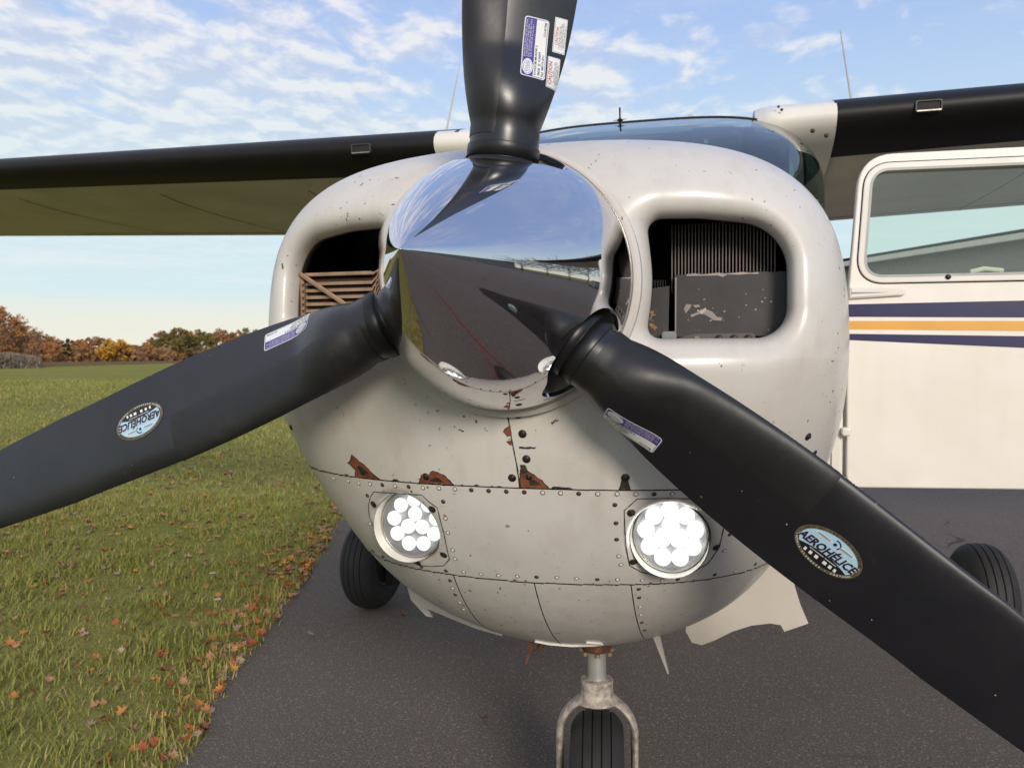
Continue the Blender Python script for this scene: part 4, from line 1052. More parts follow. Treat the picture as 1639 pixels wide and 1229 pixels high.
for sx in (-1, 1):
    mg = empty('main_gear', (sx*1.31, 2.47, 0), plane)
    o = MB().tube([(sx*.40, 2.42, .66), (sx*.9, 2.46, .42), (sx*1.20, 2.49, .23), (sx*1.26, 2.49, .22)], [.045, .036, .030, .026], 14).build('gear_leg', mt['white'], mg); o.location = (-sx*1.31, -2.47, 0)
    o = MB().box((sx*1.21-.02, 2.42, .12), (sx*1.21+.02, 2.53, .30)).build('brake_caliper', mt['screw'], mg, False, bevel=.008); o.location = (-sx*1.31, -2.47, 0)
    wheel((0, 0, .218), .218, .165, mg, 4, R(4*sx))
# cowl flaps and nose-gear doors hanging below
def hang(name, pts, back, mat):
    n = len(pts); V = [Vector(p) for p in pts]+[Vector(p)+Vector(back) for p in pts]
    mb = MB(); mb.add(V, [tuple(range(n)), tuple(range(n, 2*n))[::-1]]+[(i, (i+1) % n, n+(i+1) % n, n+i) for i in range(n)]); return mb.build(name, mat, plane, False)
Yf = .75
hang('cowl_flap', [(-.470, Yf, .70), (-.440, Yf, .600), (-.400, Yf, .562), (-.384, Yf+.002, .560), (-.395, Yf, .580), (-.34, Yf, .562), (-.27, Yf, .540), (-.206, Yf, .528), (-.20, Yf, .60), (-.33, Yf, .68)], (0, .012, 0), mt['flap'])
hang('cowl_flap', [(.475, Yf, .78), (.458, Yf, .703), (.474, Yf, .650), (.490, Yf, .612), (.440, Yf, .590), (.432, Yf, .604), (.41, Yf, .606), (.37, Yf, .598), (.33, Yf, .582), (.29, Yf, .558), (.262, Yf, .545), (.240, Yf, .549), (.226, Yf, .575), (.24, Yf, .66)], (0, .012, 0), mt['flap'])
hang('gear_door', [(.147, .62, .64), (.168, .62, .640), (.1975, .60, .530), (.1955, .60, .530)], (.0, .012, .0), mt['flap'])
hang('gear_door', [(-.076, .62, .63), (-.104, .62, .62), (-.113, .60, .524), (-.110, .60, .524)], (-.004, .06, .005), mt['rust'])
mb = MB().tube([(-.05, .70, .60), (-.085, .70, .545), (-.112, .68, .520)], .005, 8).tube([(-.085, .70, .60), (-.09, .70, .56), (-.112, .68, .52)], .003, 6); mb.build('door_link', mt['rust'], plane)
# little white welt of the drain under the chin
MB().tube([tuple(on([x], [z], .002)[0][0]) for x, z in ((-.035, .668), (-.01, .660), (.03, .657), (.07, .661), (.09, .668), (.085, .674), (.065, .680))], .0022, 6).build('chin_welt', mt['white'], plane)

# ------------------------------------------------------------------ ground
def edge_x(y):        # left edge of the asphalt
    return np.interp(y, [-60, -4, .9, 1.5, 1.95, 2.6, 4.3, 10, 60, 400], [8.0, -.15, -1.235, -1.47, -1.61, -1.80, -2.40, -4.4, -22.0, -142])
m, nt, b = nmat('asphalt'); co = texco(nt)
base = ramp(nt, noise(nt, co, 1.3, 6, .6), [(.3, (.060, .050, .041)), (.7, (.088, .073, .060))])
agg = ramp(nt, noise(nt, co, 150, 3, .6), [(.32, 0), (.55, .45), (.70, 1)])
c = mix(nt, agg, base, (.22, .185, .155))
vor = nt.nodes.new('ShaderNodeTexVoronoi'); vor.inputs['Scale'].default_value = 170; nt.links.new(co, vor.inputs[0])
sp_ = ramp(nt, vor.outputs['Color'], [(.80, 0), (.88, 1)])
c = mix(nt, math_(nt, 'MULTIPLY', sp_, .6), c, (.32, .265, .215))
crk = nt.nodes.new('ShaderNodeTexVoronoi'); crk.feature = 'DISTANCE_TO_EDGE'; crk.inputs['Scale'].default_value = .38
wv = nt.nodes.new('ShaderNodeVectorMath'); wv.operation = 'ADD'; nz = nt.nodes.new('ShaderNodeTexNoise'); nz.inputs['Scale'].default_value = 2.5; nz.inputs['Detail'].default_value = 6; nt.links.new(co, nz.inputs[0])
sc_ = nt.nodes.new('ShaderNodeVectorMath'); sc_.operation = 'SCALE'; sc_.inputs['Scale'].default_value = .5; nt.links.new(nz.outputs['Color'], sc_.inputs[0]); nt.links.new(co, wv.inputs[0]); nt.links.new(sc_.outputs[0], wv.inputs[1]); nt.links.new(wv.outputs[0], crk.inputs[0])
ck = ramp(nt, crk.outputs['Distance'], [(.0, 1), (.004, .8), (.008, 0)])
ckm = math_(nt, 'MULTIPLY', ck, ramp(nt, noise(nt, co, .7, 2), [(.56, 0), (.64, .7)]))
c = mix(nt, ckm, c, (.025, .022, .02)); nt.links.new(c, b.inputs['Base Color'])
b.inputs['Roughness'].default_value = .9; b.inputs['Specular IOR Level'].default_value = .2
bb = bump(nt, noise(nt, co, 130, 3, .7), .8, .004, None); bump(nt, math_(nt, 'SUBTRACT', 1, ckm), .8, .01, b, bb); mt['asphalt'] = m
m, nt, b = nmat('meadow'); co = texco(nt)
a1 = noise(nt, co, .35, 5, .6); a2 = noise(nt, mapping(nt, co, (.12, .9, 1), (0, 0, 0), (0, 0, R(14))), .5, 5, .6); a3 = noise(nt, co, 26, 6, .7)
c = mix(nt, ramp(nt, a1, [(.35, 0), (.65, 1)]), (.245, .262, .066), (.32, .285, .095))
c = mix(nt, ramp(nt, a2, [(.5, 0), (.68, .7)]), c, (.22, .175, .08)); c = mix(nt, ramp(nt, a3, [(.3, .40), (.7, 0)]), c, (.070, .075, .022))
c = mix(nt, ramp(nt, noise(nt, co, 9, 3), [(.70, 0), (.74, .6)]), c, (.22, .11, .05)); nt.links.new(c, b.inputs['Base Color'])
b.inputs['Roughness'].default_value = .95; b.inputs['Specular IOR Level'].default_value = 0; bump(nt, a3, .9, .03, b); mt['meadow'] = m
Vg = [(-3000, -3000, -.02), (3000, -3000, -.02), (3000, 3000, -.02), (-3000, 3000, -.02)]
gr = link('grass_field', pmesh('grass_field', Vg, [(0, 1, 2, 3)], mt['meadow'], None, False)); tag(gr, kind='structure')
# asphalt apron: wobbly left edge, right side far away
ysm = np.concatenate([np.linspace(-60, -4, 60), np.linspace(-3.95, 8, 240), np.linspace(8.2, 60, 130), np.linspace(62, 300, 60)])
V = []; 
for i, y in enumerate(ysm):
    wob = .022*math.sin(y*7.1)+.018*math.sin(y*17.3+1)+random.uniform(-.012, .012); x0 = float(edge_x(y))+wob
    V += [(x0, y, -.030), (x0, y, 0.0), (60 if y < 60 else max(x0+14, 60-(y-60)*2), y, 0.0)]
Fc = []
for i in range(len(ysm)-1): Fc += [(3*i, 3*i+1, 3*i+4, 3*i+3), (3*i+1, 3*i+2, 3*i+5, 3*i+4)]
tag(link('asphalt_apron', pmesh('asphalt_apron', V, Fc, mt['asphalt'], None, False)), kind='structure')
# lumpy turf sheet near the camera (adds the small relief the big sheet lacks)
nxg, nyg = 120, 160
V = []
from mathutils import noise as mn
for j in range(nyg+1):
    y = -6+(24)*j/nyg; xe = float(edge_x(y))
    for i in range(nxg+1):
        d = (i/nxg)**1.6*14; x = xe+.015-d
        z = -.014+.028*min(1, d/.25)+.022*mn.noise((x*1.3, y*1.3, 0))*min(1, d)+.012*mn.noise((x*6, y*6, 3))*min(1, d*3)
        if i == nxg or j in (0, nyg): z = -.03
        V.append((x, y, z))
turf_h = np.array(V).reshape(nyg+1, nxg+1, 3)
tf = link('turf', pmesh('turf', V, [(j*(nxg+1)+i, (j+1)*(nxg+1)+i, (j+1)*(nxg+1)+i+1, j*(nxg+1)+i+1) for j in range(nyg) for i in range(nxg)], mt['meadow'])); tag(tf, kind='structure')
# grass blades
m, nt, b = nmat('grass_blade'); at_ = nt.nodes.new('ShaderNodeAttribute'); at_.attribute_name = 'tint'
c = ramp(nt, at_.outputs['Fac'], [(0, (.115, .150, .026)), (.45, (.240, .252, .050)), (.72, (.36, .30, .085)), (.86, (.36, .28, .11)), (1, (.42, .28, .14))]); nt.links.new(c, b.inputs['Base Color'])
b.inputs['Roughness'].default_value = .6; b.inputs['Specular IOR Level'].default_value = .25; mt['gblade'] = m
def blades_mesh(n, ylo, yhi, dmax, hlo, hhi, wd, pw=1.0):
    y = rng.uniform(ylo, yhi, n); d = (rng.random(n)**pw)*dmax; x = edge_x(y)-d+rng.normal(0, .02, n)+.01
    tuft = np.sin(x*9+np.sin(y*7))*np.sin(y*8+np.cos(x*6)); H = rng.uniform(hlo, hhi, n)*(1+.35*tuft)*np.clip(.55+d*2, 0, 1)
    a = rng.uniform(0, 2*np.pi, n); be = rng.uniform(.3, 1.25, n)*H; wd = wd*rng.uniform(.6, 1.3, n)
    dx, dy = np.cos(a), np.sin(a); nx, ny = -dy, dx
    B = np.stack([x, y, np.full(n, -.008)], 1); s = np.stack([nx*wd/2, ny*wd/2, 0*nx], 1); o = np.stack([dx, dy, 0*dx], 1)
    up = np.array([0, 0, 1.])
    m1 = B+o*(be*.30)[:, None]+up*(H*.62)[:, None]; t = B+o*be[:, None]+up*(H*.92)[:, None]
    V = np.stack([B-s, B+s, m1+s*.8, m1-s*.8, t], 1).reshape(-1, 3); i = np.arange(n)*5
    Q = np.concatenate([np.stack([i, i+1, i+2], 1), np.stack([i, i+2, i+3], 1), np.stack([i+3, i+2, i+4], 1)])
    zone = .5+.5*np.sin(x*.9+1.3*np.sin(y*.7)); tint = np.clip(rng.beta(2.2, 3.2, n)*.85+.18*zone+(rng.random(n) < .10)*.4+np.clip(.22-d, 0, 1)*1.0, 0, 1)
    return V, Q, np.repeat(tint, 5)
parts = [blades_mesh(80000, .2, 5.0, 4.2, .035, .075, .0042), blades_mesh(70000, 1.5, 12, 9, .035, .075, .007), blades_mesh(45000, 8, 34, 26, .05, .09, .016), blades_mesh(9000, -6, .4, 4, .03, .06, .008)]
off = 0; VV = []; QQ = []; TTn = []
for v_, q_, t_ in parts: VV.append(v_); QQ.append(q_+off); TTn.append(t_); off += len(v_)
me = fastmesh('grass', np.concatenate(VV), np.concatenate(QQ), mt['gblade'], True)
at = me.attributes.new('tint', 'FLOAT', 'POINT'); at.data.foreach_set('value', np.concatenate(TTn).astype(np.float32))
tag(link('grass', me), 'short green grass with straw tones beside the asphalt', 'grass', kind='stuff')

# ------------------------------------------------------------------ fallen leaves
LC = [('orange', (.58, .21, .05)), ('tan', (.48, .26, .13)), ('brown', (.22, .10, .05)), ('yellow', (.60, .30, .035)), ('pale', (.42, .29, .20)), ('rust', (.38, .10, .03))]
lmats = []
for nme, cc in LC:
    lmats.append(simple('leaf_'+nme, cc, .65, 0, 40, .3, .002, .2, 35))
def leaf_geo(seed):
    rr = random.Random(seed); outl = [(0, -.5), (.10, -.34), (.34, -.42), (.30, -.18), (.52, -.02), (.30, .08), (.34, .34), (.12, .26), (0, .58), (-.12, .26), (-.36, .32), (-.30, .08), (-.52, -.04), (-.28, -.18), (-.32, -.42), (-.10, -.34)]
    cu = rr.uniform(.7, 1.9); tw = rr.uniform(-.6, .6); V = [(0, -.02, .0)]
    for x, y in outl:
        x *= rr.uniform(.8, 1.15); y *= rr.uniform(.85, 1.1); V.append((x, y, cu*(x*x*.9+y*y*.5)+tw*x*y+rr.uniform(-.03, .05)))
    V += [(.015, -.5, V[1][2]), (.02, -.85, .1), (.0, -.85, .11)]
    return V, [(0, i, i+1) for i in range(1, 16)]+[(0, 16, 1)]+[(1, 17, 18), (1, 18, 19)]
lgeo = [leaf_geo(i) for i in range(8)]
lmesh = {(i, j): pmesh('fallen_leaf', lgeo[i][0], lgeo[i][1], lmats[j]) for i in range(8) for j in range(6)}
C0 = Vector((.304, -1.131, 1.2075))
Fv = np.array(F_); Rv = np.array(R2); Uv = np.array(U2)
def inview(x, y, z=0):
    D = np.array([x-.304, y+1.131, z-1.2075]); zc_ = D@Fv
    if zc_ < .2: return False
    px = 819.5+1311*(D@Rv)/zc_; py = 614.5-1311*(D@Uv)/zc_
    return -20 < px < 1660 and -20 < py < 1250
cand = []
while len(cand) < 3600:
    y = random.uniform(.3, 1)**1 * 0+random.choice([random.uniform(.3, 4), random.uniform(.3, 8), random.uniform(3, 22)])
    d = abs(random.gauss(0, .16)) if random.random() < .14 else random.uniform(0, 1)**1.1*(7 if y < 8 else 16)
    x = float(edge_x(y))-d+.03
    z = random.uniform(.012, .036) if d > .25 else .012+.04*d
    cand.append((x, y, z, math.hypot(x-.304, y+1.131)))
seen = sorted([c_ for c_ in cand if inview(*c_[:3])], key=lambda c_: c_[3]); restl = [c_ for c_ in cand if not inview(*c_[:3])]+seen[285:]; seen = seen[:285]
ASPH = [(-1.02, 1.72), (-.98, 2.55), (.26, 1.10), (-.62, 2.75), (.9, 3.6), (1.9, 4.4), (-1.35, 2.35), (2.4, 5.0)]
LAB = dict(orange='bright orange', tan='dull tan', brown='dark brown', yellow='golden yellow', pale='pale pinkish beige', rust='rust red')
# exact spots of the few leaves lying out on the asphalt
def put_leaf(x, y, z, s, ci, onas, edge=False):
    o = link('fallen_leaf', lmesh[(random.randrange(8), ci)]); o.location = (x, y, z); o.rotation_euler = (random.gauss(0, .35), random.gauss(0, .35), random.uniform(0, 6.3)); o.scale = (s, s, s*random.uniform(.7, 1.3))
    k = LC[ci][0]
    if onas: return o
    w_ = 'lying along the grass edge of the asphalt' if edge else 'curled up in the grass left of the asphalt'
    tag(o, f'{LAB[k]} fallen leaf {w_}', 'leaf', f'{k} leaves {"along the asphalt edge" if edge else "in the grass"}'); return o
for x, y, z, D in seen:
    ci = random.choices(range(6), [6, 5, 3, .8, 3, 4])[0]; put_leaf(x, y, z, random.uniform(.026, .046), ci, False, abs(x-edge_x(y)) < .12)
asl = [((-1.12, 2.36), 0, .055, 'orange fallen leaf on the asphalt touching the left main wheel'), ((-1.40, 2.01), 4, .040, 'small pale fallen leaf alone on the asphalt between grass and left wheel'),
       ((-.446, 1.41), 2, .035, 'curled brown fallen leaf on bare asphalt left of the nose wheel')]
for (x, y), ci, s, lb in asl:
    o = put_leaf(x, y, .012, s, ci, True); tag(o, lb, 'leaf', 'leaves out on the asphalt')
V = []; Fc = []; Ms = []
for x, y, z, D in restl:
    gi = random.randrange(8); s = random.uniform(.035, .06); a = random.uniform(0, 6.3); c_, s_ = math.cos(a)*s, math.sin(a)*s; o = len(V); ci = random.randrange(6)
    for vx, vy, vz in lgeo[gi][0]: V.append((x+vx*c_-vy*s_, y+vx*s_+vy*c_, z+vz*s))
    Fc += [tuple(i+o for i in f) for f in lgeo[gi][1]]; Ms += [ci]*len(lgeo[gi][1])
tag(link('leaf_litter', pmesh('leaf_litter', V, Fc, lmats, Ms)), 'scatter of autumn leaves thinning out across the farther grass', 'leaf litter', kind='stuff')
# tiny white daisies
pet = simple('petal_white', (.80, .80, .78), .6); dz = MB()
for k in range(11):
    a = 2*math.pi*k/11; dz.add([(0, 0, 0), (.011*math.cos(a-.2), .011*math.sin(a-.2), .002), (.013*math.cos(a), .013*math.sin(a), .003), (.011*math.cos(a+.2), .011*math.sin(a+.2), .002)], [(0, 1, 2, 3)], 0)
dz.lathe([(.004, .0), (.003, .003), (.0001, .0035)], n=8, m=1); dzm = pmesh('petals', dz.V, dz.F, [pet, bpy.data.materials['leaf_yellow']], dz.M)
stm = pmesh('stem', *(lambda mb: (mb.V, mb.F))(MB().tube([(0, 0, -.05), (0, 0, 0)], .001, 5)), mt['gblade'])
for (x, y), lb in (((-2.28, 2.60), 'white daisy in the grass, nearest the propeller blade tip'), ((-1.98, 2.20), 'white daisy in the grass, the one nearer the asphalt')):
    d_ = tag(empty('daisy', (x, y, .065)), lb, 'flower', 'daisies in the grass'); link('petals', dzm, d_).scale = (1.3,)*3; link('stem', stm, d_)

# ------------------------------------------------------------------ trees
def leafmat(nme, a, b_):
    m, nt, bs = nmat(nme); co = texco(nt); oi = nt.nodes.new('ShaderNodeNewGeometry')
    f = math_(nt, 'ADD', math_(nt, 'MULTIPLY', noise(nt, co, .8, 3), .7), math_(nt, 'MULTIPLY', oi.outputs['Random Per Island'], .5))
    nt.links.new(mix(nt, ramp(nt, f, [(.25, 0), (.85, 1)]), a, b_), bs.inputs['Base Color']); bs.inputs['Roughness'].default_value = .8; bs.inputs['Specular IOR Level'].default_value = .15; return m
KIND = {'rust': leafmat('foliage_rust', (.22, .105, .048), (.36, .18, .08)), 'orange': leafmat('foliage_orange', (.32, .14, .045), (.50, .24, .08)), 'brown': leafmat('foliage_brown', (.15, .080, .038), (.28, .155, .07)),
        'olive': leafmat('foliage_olive', (.10, .085, .028), (.19, .155, .05)), 'gold': leafmat('foliage_gold', (.38, .20, .03), (.55, .30, .05)), 'dark': leafmat('foliage_dark_green', (.018, .026, .012), (.035, .045, .018))}
bark = simple('bark', (.12, .095, .075), .9, 0, 12, .5, .02, .3, 5); birch = simple('birch_bark', (.50, .46, .40), .8, 0, 12, .4, .02, .35, 6)
def tree_meshes(kind, seed, hgt=10, wid=3.2, base=.22, leaves=1500, ls=.30, bark_m=None, sparse=0.0, twigs=26):
    rr = np.random.default_rng(seed); rd = random.Random(seed)
    mb = MB(); tr = [(0, 0, -.3)]; x = y = 0
    for i in range(1, 7): x += rd.gauss(0, .09); y += rd.gauss(0, .09); tr.append((x, y, hgt*.82*i/6))
    mb.tube(tr, [hgt*.018*(1-.14*i) for i in range(7)], 7)
    tips = []
    for k in range(twigs):
        f = rd.uniform(base+.02, .95); i = min(5, int(f*6*.98)); p = Vector(tr[i]).lerp(Vector(tr[i+1]), rd.random()); a = rd.uniform(0, 6.28)
        prof = math.sin(math.pi*min(1, max(0, (f-base)/(1-base)))**.75)*.9+.15
        L = wid*prof*rd.uniform(.6, 1.05); e = p+Vector((math.cos(a)*L, math.sin(a)*L, L*rd.uniform(.25, .9)))
        q = p.lerp(e, .5)+Vector((0, 0, -.08*L)); mb.tube([p, q, e], [hgt*.005, hgt*.003, hgt*.0012], 4, cap=False); tips.append((q, e))
    trunk = pmesh('trunk', mb.V, mb.F, bark_m or bark)
    # leaf-sized cards around the limb ends
    cen = []
    for q, e in tips:
        for _ in range(3): f = rd.uniform(.2, 1.05); c_ = q.lerp(e, f); cen.append((c_.x, c_.y, min(c_.z, hgt*1.02), rd.uniform(.45, .95)*wid*.30))
    cen = np.array(cen); k = rr.integers(0, len(cen), leaves); P_ = rr.normal(size=(leaves, 3)); P_ /= np.linalg.norm(P_, axis=1)[:, None]
    P_ = cen[k, :3]+P_*(cen[k, 3]*rr.uniform(.2, 1, leaves)**.5)[:, None]*np.array([1, 1, .8])
    A = rr.normal(size=(leaves, 3)); A /= np.linalg.norm(A, axis=1)[:, None]; B = np.cross(A, rr.normal(size=(leaves, 3))); B /= np.linalg.norm(B, axis=1)[:, None]
    s = ls*rr.uniform(.5, 1.2, leaves)[:, None]
    V = np.stack([P_-A*s, P_-B*s*.6, P_+A*s, P_+B*s*.6], 1).reshape(-1, 3); Q_ = np.arange(leaves*4).reshape(-1, 4)
    return trunk, fastmesh('crown', V, Q_, KIND[kind], False)
PROT = {}
for i, kd in enumerate(['rust', 'orange', 'brown', 'olive', 'gold', 'dark']):
    for v_ in range(2):
        if kd == 'gold': PROT[(kd, v_)] = tree_meshes(kd, 40+i*5+v_, 5.0, 2.9, .02, 1700, .26)
        elif kd == 'dark': PROT[(kd, v_)] = tree_meshes(kd, 40+i*5+v_, 8.5, 1.5, .05, 1600, .26)
        else: PROT[(kd, v_)] = tree_meshes(kd, 40+i*5+v_, 10, 3.4, .12, 2100, .30)
TL = {'rust': 'rust-red autumn tree in the far treeline beyond the meadow', 'orange': 'orange autumn tree in the far treeline beyond the meadow', 'brown': 'brown, half-bare tree in the far treeline beyond the meadow', 'olive': 'olive-green tree in the far treeline beyond the meadow', 'gold': 'low golden bush-like tree at the foot of the treeline', 'dark': 'dark narrow conifer standing in the autumn treeline'}
def dirpos(px, dist):
    d = F_+R2*((px-819.5)/1311.34); d.z = 0; d.normalize(); return C0.x+d.x*dist, C0.y+d.y*dist
CNT = {}; ORD = 'first second third fourth fifth sixth seventh eighth ninth tenth eleventh twelfth thirteenth fourteenth fifteenth sixteenth seventeenth eighteenth nineteenth twentieth'.split()
def tree(kd, v_, x, y, s, sz, lab=None, grp=None, vis=False):
    tr_, cr_ = PROT[(kd, v_)]; t = empty(f'{ {"dark": "conifer", "gold": "bushy_tree"}.get(kd, "autumn_tree")}', (x, y, 0)); t.rotation_euler.z = random.uniform(0, 6.3); t.scale = (s, s, sz)
    link('trunk', tr_, t); link('crown', cr_, t); 
    if lab is None and vis:
        CNT[kd] = CNT.get(kd, 0)+1; lab = TL[kd].split(' in the far')[0].split(' at the foot')[0].split(' standing')[0]+', '+ORD[min(CNT[kd], 20)-1]+' of its colour from the left in the far treeline'
    tag(t, lab or TL[kd], 'tree', grp or kd+' trees of the far treeline')
px = -60
while px < 1700:
    far = px < 260
    H = {True: 29}.get(False, 0)
    base = 30+7*math.sin(px*.019+1)+4*math.sin(px*.05)+(8 if px > 240 else 0)
    D = random.uniform(225, 290); x, y = dirpos(px, D); hh_ = (base+random.uniform(-4, 4))/1311*D+1.2
    kd = random.choices(['rust', 'orange', 'brown', 'olive'], [5, 3.4, 2.2, 1.6] if not (270 < px < 360) else [3, 1.5, 2, 4])[0]
    if px < 470 or random.random() < .5: tree(kd, random.randrange(2), x, y, random.uniform(.75, 1.0), hh_/10.2, vis=0 < px < 430)
    px += random.uniform(7, 13) if px < 470 else 32
UL = {'dark': 'dark green narrow conifer', 'gold': 'golden yellow bush-like tree', 'orange': 'low orange tree', 'rust': 'low rust-coloured tree', 'olive': 'low olive tree'}
WH = lambda px: {110: 'left of the golden bushes', 172: 'leftmost of three', 190: 'middle of three', 205: 'rightmost of three', 285: 'standing off to the right', 312: 'right of the lone golden bush', 60: 'beside the birch clump', 85: 'just left of the conifer', 130: 'just right of the conifer', 145: 'between the conifer and golden bushes', 240: 'between the golden bushes and the lone one', 345: 'near the propeller blade edge'}[px]
for px, D, kd, sc_h in ((110, 205, 'dark', .78), (172, 200, 'gold', .95), (190, 202, 'gold', 1.05), (205, 205, 'gold', .8), (285, 215, 'gold', .75), (312, 212, 'orange', .38), (60, 200, 'orange', .55), (85, 198, 'orange', .5), (130, 205, 'orange', .55), (145, 210, 'rust', .6), (240, 208, 'orange', .42), (345, 214, 'olive', .45)):
    x, y = dirpos(px, D); tree(kd, random.randrange(2), x, y, sc_h, sc_h, f'{UL[kd]} in front of the treeline, {WH(px)}')
# hazel-brown undergrowth that closes the foot of the treeline
mb = None
nU = 9000; a_ = rng.uniform(-120, 1000, nU); V = []
px_ = a_; D_ = rng.uniform(200, 245, nU)
dd = np.array([list(dirpos(p, d)) for p, d in zip(px_, D_)])
P_ = np.stack([dd[:, 0], dd[:, 1], rng.uniform(0, 1, nU)**1.4*3.2], 1); A = rng.normal(size=(nU, 3)); A /= np.linalg.norm(A, axis=1)[:, None]; B = np.cross(A, rng.normal(size=(nU, 3))); B /= np.linalg.norm(B, axis=1)[:, None]
s = rng.uniform(.3, .9, nU)[:, None]; Vu = np.stack([P_-A*s, P_-B*s*.6, P_+A*s, P_+B*s*.6], 1).reshape(-1, 3)
tag(link('undergrowth', fastmesh('undergrowth', Vu, np.arange(nU*4).reshape(-1, 4), KIND['brown'], False)), 'brown tangled undergrowth closing the foot of the far treeline', 'undergrowth', kind='stuff')
# strip of dry earth before the treeline
m, nt, b = nmat('dry_earth'); co = texco(nt); nt.links.new(mix(nt, noise(nt, co, .5, 5), (.15, .105, .055), (.20, .125, .07)), b.inputs['Base Color']); b.inputs['Roughness'].default_value = 1; b.inputs['Specular IOR Level'].default_value = 0
ps = [dirpos(p, d) for p, d in ((-300, 105), (60, 108), (300, 150), (800, 190), (1800, 200))]; pf = [dirpos(p, 250) for p in (-300, 60, 300, 800, 1800)]
tag(link('bare_earth_strip', pmesh('bare_earth_strip', [(x, y, .0) for x, y in ps+pf], [(i, i+1, i+6, i+5) for i in range(4)], m, None, False)), kind='structure')
# nearer clump at the left edge: thin birch-like trees with pale trunks and grey brush below
near_labels = ['tall thinning tree at the left edge of the picture, crown half bare', 'slim pale-trunked tree right of the tallest one by the brush', 'orange-leaved tree leaning out of the left-hand clump', 'bare-topped thin tree at the right of the left-hand clump', 'leafy tree cut by the left picture edge']
for i, (px, D, hgt, kd, wid, lv) in enumerate(((14, 122, 8.6, 'orange', 2.0, 2300), (30, 126, 7.4, 'orange', 1.7, 1700), (44, 124, 6.2, 'rust', 1.6, 1300), (58, 128, 6.0, 'brown', 1.3, 240), (-8, 120, 8.0, 'rust', 2.2, 2000))):
    x, y = dirpos(px, D); tr_, cr_ = tree_meshes(kd, 90+i, hgt, wid, .16, lv, .15, birch, 0, 60)
    t = empty('birch_tree', (x, y, 0)); link('trunk', tr_, t); link('crown', cr_, t); tag(t, near_labels[i], 'tree', 'thin trees of the left-hand clump')
nU = 5200; pxs = rng.uniform(-90, 66, nU); D_ = rng.uniform(98, 112, nU); dd = np.array([list(dirpos(p, d)) for p, d in zip(pxs, D_)])
P_ = np.stack([dd[:, 0], dd[:, 1], rng.uniform(0, 1, nU)**1.2*1.55*(1-.35*np.clip((pxs-20)/50, 0, 1))], 1); A = rng.normal(size=(nU, 3))*np.array([.4, .4, 1]); A /= np.linalg.norm(A, axis=1)[:, None]; B = np.cross(A, rng.normal(size=(nU, 3))); B /= np.linalg.norm(B, axis=1)[:, None]
s = rng.uniform(.12, .4, nU)[:, None]; Vu = np.stack([P_-A*s, P_-B*s*.25, P_+A*s, P_+B*s*.25], 1).reshape(-1, 3)
tag(link('brushwood', fastmesh('brushwood', Vu, np.arange(nU*4).reshape(-1, 4), leafmat('brush_grey', (.14, .105, .08), (.24, .19, .14)), False)), 'grey-brown leafless brush at the foot of the left-hand trees', 'brush', kind='stuff')

# ------------------------------------------------------------------ hangars, parked car, cable: seen through the door window or mirrored in the spinner
wallm = simple('hangar_wall', (.36, .33, .27), .6, var=.08); roofm = simple('hangar_roof', (.30, .31, .31), .45, var=.08); doorm = simple('hangar_door', (.25, .25, .25), .5)
def hangar(name, x, y, rz, L, Wd, Hh, lab):
    t = empty(name, (x, y, 0)); t.rotation_euler.z = rz; tag(t, lab, 'hangar')
    MB().box((-L/2, -Wd/2, 0), (L/2, Wd/2, Hh)).build('wall', wallm, t, False)
    mb = MB(); n = 12; V = []
    for i in range(n+1):
        q = -1+2*i/n
        for s in (-1, 1): V.append((s*(L/2+.3), q*(Wd/2+.4), Hh+.05+.7*(1-q*q)))
        for s in (-1, 1): V.append((s*(L/2+.3), q*(Wd/2+.4), Hh-.15+.7*(1-q*q)))
    Fc = []
    for i in range(n): a = i*4; Fc += [(a, a+1, a+5, a+4), (a+2, a+6, a+7, a+3), (a, a+4, a+6, a+2), (a+1, a+3, a+7, a+5)]
    mb.add(V, Fc); mb.build('roof', roofm, t, False)
    k = int(L//5)
    dm = pmesh('door_panel', *(lambda q: (q.V, q.F))(MB().box((-2.2, -.06, 0), (2.2, .06, Hh*.78))), doorm, None, False)
    for i in range(k):
        for s in (-1, 1): link('door_panel', dm, t, (-L/2+2.6+i*5, s*(Wd/2+.07), .02))
    gt = MB().box((-L/2, -Wd/2-.55, Hh-.22), (L/2, -Wd/2-.40, Hh-.06)); gt.build('gutter', mt['white'], t, False)
hangar('hangar', 13.2, 28.4, R(-59), 12, 14, 4.3, 'long beige hangar seen through the open door window')
hangar('hangar', 42, 4.5, R(97), 15, 12, 4.0, 'pale hangar beyond the runway mirrored in the spinner')
car = tag(empty('parked_car', (17.5, 13.5, 0)), 'dark parked car mirrored small in the spinner', 'car'); car.rotation_euler.z = R(20)
cp = simple('car_paint', (.03, .03, .035), .25)
prof = [(-2.2, .35), (-2.2, .75), (-1.9, .88), (-1.2, .95), (-.7, 1.38), (.9, 1.42), (1.6, 1.0), (2.1, .9), (2.2, .55), (2.15, .35)]
V = [(x, s*(.86-.16*(z > 1.1)), z) for s in (-1, 1) for x, z in prof]; n = len(prof)
MB().add(V, [tuple(range(n)), tuple(range(n, 2*n))[::-1]]+[(i, (i+1) % n, n+(i+1) % n, n+i) for i in range(n)]).build('body', cp, car, True, bevel=.05)
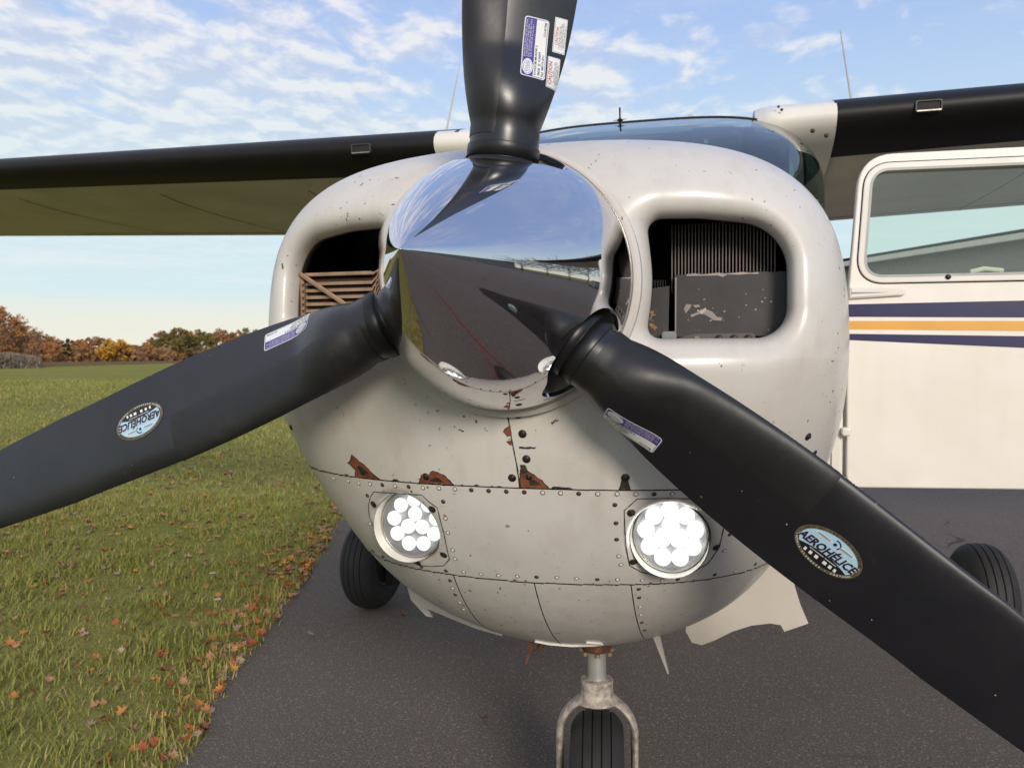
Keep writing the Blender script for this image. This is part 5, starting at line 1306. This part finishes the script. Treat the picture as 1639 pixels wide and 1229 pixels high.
for s in (-1, 1):
    MB().add([(-1.05, s*.80, 1.0), (-.65, s*.715, 1.32), (.85, s*.715, 1.35), (1.35, s*.80, 1.02)], [(0, 1, 2, 3)]).build('side_window', mt['dark'], car, False)
    for x in (-1.4, 1.4): wq = MB().lathe([(.18, -.1), (.33, -.1), (.34, 0), (.33, .1), (.18, .1)], ax='Y', n=24).build('wheel', mt['rubber'], car); wq.location = (x, s*.78, .34)
# wide-branching bare trees behind the camera, at the right of the mirror picture
for i, (x, y, h_) in enumerate([(d*math.sin(R(a)), d*math.cos(R(a)), h) for a, d, h in ((44, 33, 8), (50, 30, 7.5), (56, 34, 8), (61, 31, 7.2), (66, 35, 7.6), (71, 37, 7), (47, 38, 9), (39, 36, 8))]):
    if i < 4: mm = tree_meshes('brown', 120+i, h_, 4.6, .35, 380, .18, None, 0, 60)
    t = empty('bare_tree', (x, y, 0)); link('trunk', mm[0], t); link('crown', mm[1], t); tag(t, 'nearly bare spreading tree mirrored small in the spinner', 'tree', 'bare trees behind the photographer')
for i in range(26):
    a = R(95+i*10.4); D = random.uniform(150, 210); tree(random.choice(['rust', 'brown', 'olive']), i % 2, math.sin(a)*D, math.cos(a)*D, 1.1, .8, 'autumn tree on the horizon behind the photographer', 'trees behind the photographer')
# red cable on the asphalt
redm = simple('red_cable', (.62, .014, .010), .45)
rp = lambda pts: [Vector(p) for p in pts]
mb = MB(); mb.tube(rp([(.20, -.75, .004), (.13, -.45, .004), (.15, -.25, .004), (.12, -.10, .004), (.16, .02, .004), (.08, .20, .004), (.10, .35, .004), (.03, .48, .004), (-.03, .60, .004), (-.07, .80, .004)]), .004, 6)
mb.tube(rp([(.22, -.73, .004), (.15, -.42, .004), (.14, -.22, .012), (.135, -.08, .004), (.15, .05, .012), (.095, .22, .004), (.09, .36, .012), (.10, .50, .004), (.12, .64, .004), (.11, .82, .004)]), .004, 6)
tag(mb.build('red_cable', redm), 'thin red cable lying on the asphalt, mirrored in the chrome spinner', 'cable')
